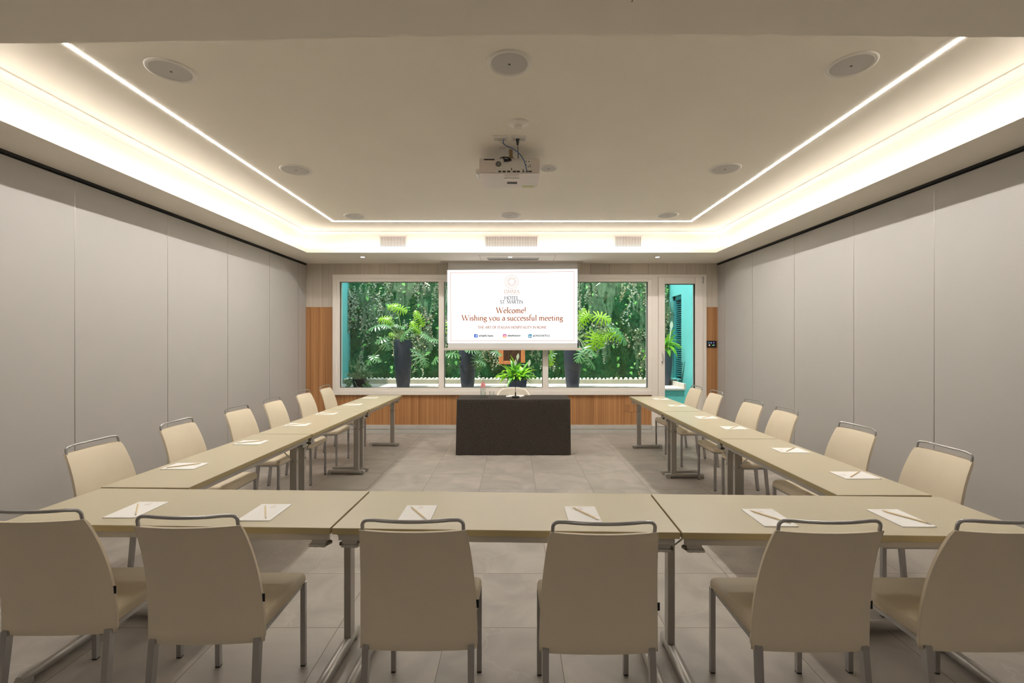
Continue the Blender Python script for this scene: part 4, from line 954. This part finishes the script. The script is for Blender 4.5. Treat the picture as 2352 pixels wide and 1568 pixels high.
for i in range(120):
    x = random.uniform(GXL+.08, GXR-.08); z = random.uniform(.7, 2.7); L = random.uniform(.25, .9); nst = random.choice((2, 3, 4)); mis = random.choice(((0,), (0, 0, 2), (1, 0), (1, 1, 2), (2, 0)))
    for q in range(nst):
        xx = x+random.gauss(0, .05); y = -.05-random.random()*.05; zz = z+random.uniform(-.1, .1); l = L*random.uniform(.6, 1)
        k = 0
        while k < l and zz > .15:
            zz -= .022; k += .022; xx += random.gauss(0, .014)
            sd_ = random.choice((-1, 1))
            leafq(bm, Vector((xx, y-random.random()*.02, zz)), Vector((sd_*random.uniform(.3, 1), -.4, random.uniform(-.8, .3))), Vector((0, -1, .5))+rv(.6), random.uniform(.026, .054), random.uniform(.030, .050), .12, random.choice(mis))
o = link('variegated_vines', bm, [M['vine'], M['vinebeige'], M['vinegreen']], lw); o['kind'] = 'stuff'
bm = bmesh.new()
for i in range(42):
    x = random.uniform(GXL+.08, GXR-.08); z = random.uniform(.9, 2.6)
    for q in range(9):
        xx = x+random.gauss(0, .09); y = -.07-random.random()*.04; zz = z+random.uniform(-.12, .12); l = random.uniform(.25, .6); k = 0
        while k < l and zz > .15:
            zz -= .02; k += .02; xx += random.gauss(0, .005)
            for sd_ in (-1, 1): leafq(bm, Vector((xx, y, zz)), Vector((sd_, -.3, -1)), Vector((0, -1, .2)), .042, .009, .05)
o = link('trailing_ferns', bm, M['grassy'], lw); o['kind'] = 'stuff'
bm = bmesh.new()
for i in range(230):
    x = random.uniform(GXL+.1, GXR-.1); z = random.uniform(.2, 2.8); y = -.10-random.random()*.08; s = random.uniform(.05, .115)
    leafq(bm, Vector((x, y, z)), Vector((random.gauss(0, .8), -.5, random.gauss(-.5, .5))), Vector((random.gauss(0, .3), -1, .6)), s, s*.62, .1)
o = link('heart_leaves', bm, M['ivy'], lw); o['kind'] = 'stuff'
bm = bmesh.new()
for i in range(40):
    x = random.uniform(GXL+.2, GXR-.2); z = random.uniform(.5, 2.7); pts = []; a = random.uniform(-1, 1)
    for k in range(14): pts.append((x, -.09-.03*math.sin(k*.7), z)); x += .035*math.sin(a)+random.gauss(0, .012); z -= .035; a += random.gauss(0, .5)
    if min(p[2] for p in pts) > .1: tube(bm, pts, .0028, 4)
o = link('bare_vine_stems', bm, M['twig'], lw); o['kind'] = 'stuff'
# framed bark relief hung on the living wall
a_, b_ = Q(1146, 0, YG-.22), Q(1206, 836, YG-.22)
t = tag(empty('bark_panel', ((a_[0]+b_[0])/2, YG-.20, b_[2])), 'orange wood framed slab of dark bark hanging on the green wall below the screen', 'wall decoration')
hw_ = (b_[0]-a_[0])/2
bm = bmesh.new(); bx(bm, -hw_, -hw_+.10, -.05, .03, 0, 1.1, bev=.008); bx(bm, hw_-.09, hw_, -.05, .03, .03, 1.1, bev=.008); bx(bm, -hw_, -.0, -.045, .03, 0, .07, bev=.008); bx(bm, -hw_, hw_, -.05, .03, 1.03, 1.13, bev=.008); link('frame', bm, M['orange'], t)
bm = bmesh.new()
for k in range(9): x = -hw_+.10+(2*hw_-.19)*(k+.5)/9; tube(bm, [(x, -.01, .06+.02*math.sin(k*2)), (x+.01, -.03, .4), (x-.01, -.02, .8), (x, -.01, 1.06)], [.028, .034, .03, .028], 8)
link('bark', bm, M['bark'], t, True)

# pebbles along the curb, each its own stone
random.seed(5); pmesh = []
for k in range(5):
    bm = bmesh.new(); bmesh.ops.create_icosphere(bm, subdivisions=2, radius=1)
    for v in bm.verts: v.co *= 1+.12*noise.noise(v.co*1.3+Vector((k*5, 0, 0))); v.co.z *= .72; v.co.x *= 1.15
    me = bpy.data.meshes.new('pebble'); bm.to_mesh(me); bm.free(); me.materials.append(M['pebble'] if k < 4 else M['pebble2'])
    for p in me.polygons: p.use_smooth = True
    pmesh.append(me)
x = GXL+.02; n_ = 0
while x < GXR-.03 and n_ < 290:
    big = x > 2.0
    for row in range(2 if not big else 2):
        r = random.uniform(.025, .034)*(1.2 if big else 1)
        o = bpy.data.objects.new('pebble', random.choice(pmesh)); C.objects.link(o); o.scale = (r, r*.9, r)
        o.location = (x+random.uniform(-.003, .003)+row*.02, YC+.095+row*.075+random.uniform(-.004, .004), HT+.064+r*.62+(.012 if row else 0)); o.rotation_euler = (random.uniform(-.3, .3), random.uniform(-.3, .3), random.uniform(0, 3))
        tag(o, 'smooth white pebble in the strip of stones behind the curb', 'pebble', 'white pebbles along the foot of the green wall'); n_ += 1
    x += random.uniform(.081, .086)*(1.25 if big else 1)

# ---- planters
def pot_mesh(t, hh, rt, rb):
    bm = bmesh.new(); pr = [(0, 0), (rb, 0)]
    for k in range(1, 11): q = k/10; pr.append((rb+(rt-rb)*(math.sin(q*PI/2)**.8), hh*q))
    pr += [(rt-.006, hh+.004), (rt-.016, hh), (rt-.018, hh-.05), (0, hh-.05)]
    lathe(bm, pr, 40); link('pot', bm, M['pot'], t, True, 50)
    bm = bmesh.new(); lathe(bm, [(0, hh-.045), (rt-.019, hh-.045)], 24); link('soil', bm, M['soil'], t)
def philo_leaf(bm, o, d, n, L, mi=0):
    """deeply lobed leaf; o = stalk joint, d = towards tip, n = upper face"""
    d = d.normalized(); s = d.cross(n).normalized(); n = s.cross(d).normalized()
    def pt(a, b, c=0): return o+d*a+s*b+n*(c-.9*b*b/L*.8-.35*a*a/L*(1 if a > 0 else .6))
    M_ = 7; rib = [pt(L*(-.06+.80*k/M_), 0) for k in range(M_+1)]
    rv_ = [bm.verts.new(p) for p in rib]
    for sd in (-1, 1):
        for k in range(M_):
            f = k/(M_-1); ln = L*(.52*math.sin(PI*(.30+.62*f))+.08); ang = math.radians(138-112*f)
            a0, a1 = L*(-.06+.80*k/M_), L*(-.06+.80*(k+1)/M_); am = (a0+a1)/2
            dx_, dy_ = math.cos(ang), math.sin(ang)*sd; w_ = L*.048
            px, py = -dy_*1, dx_*1
            q1 = bm.verts.new(pt(am+dx_*ln*.40+px*w_*.9, dy_*ln*.40+py*w_*.9)); q2 = bm.verts.new(pt(am+dx_*ln*.40-px*w_*.9, dy_*ln*.40-py*w_*.9))
            q3 = bm.verts.new(pt(am+dx_*ln*.78+px*w_, dy_*ln*.78+py*w_)); q4 = bm.verts.new(pt(am+dx_*ln*.78-px*w_, dy_*ln*.78-py*w_)); q5 = bm.verts.new(pt(am+dx_*ln, dy_*ln))
            A, B = (rv_[k], rv_[k+1])
            if sd > 0: near, far = q1, q2
            else: near, far = q2, q1
            n3, f3 = (q3, q4) if sd > 0 else (q4, q3)
            for f_ in ((A, near, far, B), (near, n3, f3, far), (n3, q5, f3)): bm.faces.new(f_).material_index = mi
def stalk(bm, a, b, r=.005, sag=.10):
    a, b = Vector(a), Vector(b); m1 = a.lerp(b, .35)+Vector((0, 0, sag)); m2 = a.lerp(b, .72)+Vector((0, 0, sag*.9)); pts = []
    for k in range(9):
        t_ = k/8; pts.append(a*(1-t_)**3+m1*3*t_*(1-t_)**2+m2*3*t_*t_*(1-t_)+b*t_**3)
    tube(bm, pts, [r*(1.3-.5*k/8) for k in range(9)], 6)
def philodendron(X, hh, leaves, label):
    t = tag(empty('potted_philodendron', (X, 8.985, HT)), label, 'potted plant', 'philodendrons in tall dark planters')
    pot_mesh(t, hh, .178, .118)
    fb = bmesh.new(); sb = bmesh.new()
    for (px, py, dy, dirx, dirz, L, mi) in leaves:
        q = Vector(Q(px, py, 8.985+dy))-Vector((X, 8.985, HT))
        d = Vector((dirx, -.35 if dy < 0 else .1, dirz)); n = Vector((dirx*.25, -.45, 1.0)) if mi == 0 else Vector((.1, -.9, .55))
        philo_leaf(fb, q, d, n, L, mi); stalk(sb, (random.uniform(-.03, .03), random.uniform(-.03, .03), hh-.04), q, .0055, .10 if q.z > hh else .16)
    link('leaves', fb, [M['leaf'], M['leafb']], t); link('stalks', sb, M['stem'], t, True)
    return t
random.seed(21)
philodendron(Q(926, 0, 8.985)[0], .925, [
    (912, 706, .05, .9, -.25, .24, 1), (908, 703, .05, -1, .12, .20, 1), (889, 733, .0, -1, .2, .22, 1), (892, 735, .1, .8, -.7, .17, 1), (874, 746, -.15, -1, -.15, .28, 0), (880, 745, -.2, .9, -.1, .20, 0),
    (962, 730, .1, .7, -1, .22, 1), (958, 726, .15, -.3, 1, .15, 1), (912, 745, .0, -.9, .1, .14, 0), (916, 748, .0, .9, -.1, .15, 0), (930, 762, -.1, .6, .5, .26, 0), (930, 766, -.15, -.5, -.6, .20, 0),
    (951, 752, .0, -.3, .9, .17, 1), (953, 754, .0, .9, -.6, .17, 1), (980, 772, .05, -.8, .6, .18, 0), (980, 773, .05, 1, -.25, .18, 0), (885, 775, -.2, -.7, -.2, .25, 0), (882, 778, -.2, .6, -.8, .28, 0), (858, 818, -.25, -.5, -.5, .24, 0), (858, 817, -.25, .8, -.35, .22, 0),
    (960, 808, -.1, -.6, .5, .19, 0), (964, 812, -.15, .8, -.9, .34, 0), (905, 770, .1, -.6, .3, .15, 1)], 'large lobed-leaf philodendron in a tall dark planter behind the left window light')
philodendron(Q(1074, 0, 8.985)[0], .925, [
    (1050, 812, -.1, -1, .2, .26, 0), (1036, 812, -.1, -.4, -1, .22, 0), (1066, 817, -.1, .2, -1, .22, 1), (1092, 803, -.2, -.6, .1, .24, 0), (1098, 822, -.2, .3, -1, .26, 0), (1100, 826, -.2, .9, -.4, .20, 0), (1136, 806, -.1, .6, -.2, .20, 0), (1044, 760, 0, -.5, 1, .3, 1), (1074, 730, 0, .2, 1, .3, 0), (1108, 752, .1, 1, .6, .3, 0),
    (1010, 818, -.1, -.8, -.5, .24, 0), (1006, 780, -.1, -.9, .2, .2, 0), (1050, 690, 0, .2, .8, .3, 0)], 'philodendron in a tall dark planter mostly hidden behind the left of the screen')
philodendron(Q(1315, 0, 8.985)[0], .925, [
    (1340, 722, .0, .2, 1, .16, 1), (1336, 728, .0, -.3, -1, .30, 1), (1372, 724, -.1, .9, -.25, .32, 1), (1352, 722, -.1, -.8, -.6, .24, 1), (1366, 768, -.1, -.2, -1, .36, 1), (1372, 770, -.1, .6, -1, .28, 1),
    (1402, 764, -.1, -.9, -.6, .24, 1), (1405, 762, -.1, .8, -.5, .28, 1), (1404, 754, .0, -.3, .6, .14, 0), (1418, 757, -.15, .8, -.9, .38, 0), (1340, 800, -.3, -.5, -.7, .34, 0), (1348, 800, -.3, .8, -.4, .28, 0), (1352, 825, -.1, .9, -.9, .26, 0),
    (1268, 812, .1, -.6, -.4, .24, 0), (1262, 816, .1, .3, -1, .26, 1), (1290, 735, 0, -.8, .6, .3, 1), (1315, 700, 0, -.2, 1, .3, 0)], 'bright lobed-leaf philodendron in a tall dark planter right of the screen')
# strap-leaved lilies
def strap(bm, o, d, L, W, droop, mi=0, n=6):
    d = d.normalized(); s = d.cross(Vector((0, 0, 1))).normalized() if abs(d.z) < .97 else Vector((1, 0, 0)); prev = None; p = Vector(o); dd = d.copy()
    for k in range(n+1):
        t_ = k/n; w_ = W*math.sin(PI*min(1, .12+.88*t_))**.8 if k < n else 0.0006
        if t_ < .45: w_ *= .25+1.6*t_
        a = bm.verts.new(p-s*w_*.5); m_ = bm.verts.new(p+Vector((0, 0, -w_*.18))); b = bm.verts.new(p+s*w_*.5)
        if prev:
            bm.faces.new((prev[0], prev[1], m_, a)).material_index = mi; bm.faces.new((prev[1], prev[2], b, m_)).material_index = mi
        prev = (a, m_, b); p = p+dd*L/n; dd = (dd+Vector((0, 0, -droop/n*2))).normalized()
random.seed(9)
t = tag(empty('potted_peace_lily', (.07, 8.96, HT)), 'bright peace lily in a low dark blue planter box under the screen', 'potted plant')
bm = bmesh.new(); prism(bm, [(-.165, -.11), (.165, -.11), (.165, .11), (-.165, .11)], 0, .15)
for v in bm.verts:
    if v.co.z > .1: v.co.x *= 1.1; v.co.y *= 1.1
bx(bm, -.19, .19, -.13, .13, .14, .155, bev=.003); link('planter_box', bm, mat('blue_planter', (66, 76, 120), .4), t)
bm = bmesh.new(); bl = bmesh.new()
for k in range(80):
    a = random.uniform(0, 2*PI); el_ = random.uniform(.35, 1.5); o = Vector((random.uniform(-.12, .12), random.uniform(-.07, .07), .15))
    strap(bm, o, Vector((math.cos(a)*math.cos(el_)*1.2, math.sin(a)*math.cos(el_)*.7, math.sin(el_)+.2)), random.uniform(.26, .52), random.uniform(.05, .09), random.uniform(.6, 1.6), 0 if random.random() < .75 else 1)
link('leaves', bm, [M['lily'], M['leafb']], t, True)
for k, (x_, z_) in enumerate(((.0, .62), (-.05, .5), (.22, .50))): strap(bl, Vector((x_, -.05, z_-.1)), Vector((.1, 0, 1)), .15, .06, .2)
link('white_blooms', bl, M['bloom'], t, True)
t = tag(empty('potted_spathiphyllum', (3.08, 9.50, HT)), 'lily plant with a white flower in a dark planter seen through the glazed door', 'potted plant')
pot_mesh(t, .70, .18, .12); bm = bmesh.new(); bl = bmesh.new()
for k in range(75):
    a = random.uniform(0, 2*PI); el_ = random.uniform(-.1, 1.45)
    if math.cos(a)*math.cos(el_) > .25 or math.sin(a) > .6: el_ = 1.1+.3*random.random()
    strap(bm, Vector((random.uniform(-.08, .08), random.uniform(-.08, .08), .68)), Vector((math.cos(a)*math.cos(el_), math.sin(a)*math.cos(el_)*.6, math.sin(el_)+.1)), random.uniform(.25, .55), random.uniform(.06, .10), random.uniform(.8, 2.2), 0 if random.random() < .8 else 1)
link('leaves', bm, [M['lily'], M['leafb']], t, True)
tube(bl, [(.06, -.1, .68), (.11, -.14, 1.15)], .005, 5); strap(bl, Vector((.11, -.15, 1.12)), Vector((.05, 0, 1)), .19, .075, .1); link('white_flower', bl, M['bloom'], t, True)
t = tag(empty('potted_succulent', (Q(826, 0, 8.96)[0], 8.96, HT)), 'trailing grey-green succulent in a black pot in the left corner of the courtyard', 'potted plant')
bm = bmesh.new(); lathe(bm, [(0, 0), (.11, 0), (.14, .17), (.13, .17), (.12, .14), (0, .14)], 28); link('pot', bm, M['black'], t, True, 50)
bm = bmesh.new(); sb = bmesh.new()
for k in range(70):
    a = random.uniform(0, 2*PI); el_ = random.uniform(-.5, 1.4); L = random.uniform(.12, .42); p = Vector((random.uniform(-.08, .08), random.uniform(-.08, .02), .15)); d = Vector((math.cos(a)*math.cos(el_), math.sin(a)*math.cos(el_)*.5-.15, math.sin(el_))); pts = [p.copy()]
    for q in range(7):
        p = p+d*L/7; d = (d+Vector((random.gauss(0, .25), random.gauss(0, .1), -.12))).normalized(); p.z = max(p.z, .02); pts.append(p.copy())
        if q > 2 and k % 2 == 0: leafq(bm, p, d+rv(.5), Vector((0, -1, .6))+rv(.4), random.uniform(.04, .09), random.uniform(.035, .07), .05)
    tube(sb, pts, .0035, 4)
for k in range(9):
    x_ = random.uniform(-.16, .16); tube(sb, [(x_*.5, 0, .15), (x_*.8, 0, .35), (x_+random.gauss(0, .03), 0, random.uniform(.4, .62))], .0035, 4)
link('leaves', bm, M['succ'], t); link('runners', sb, mat('pale_runner', (156, 168, 120), .6), t)
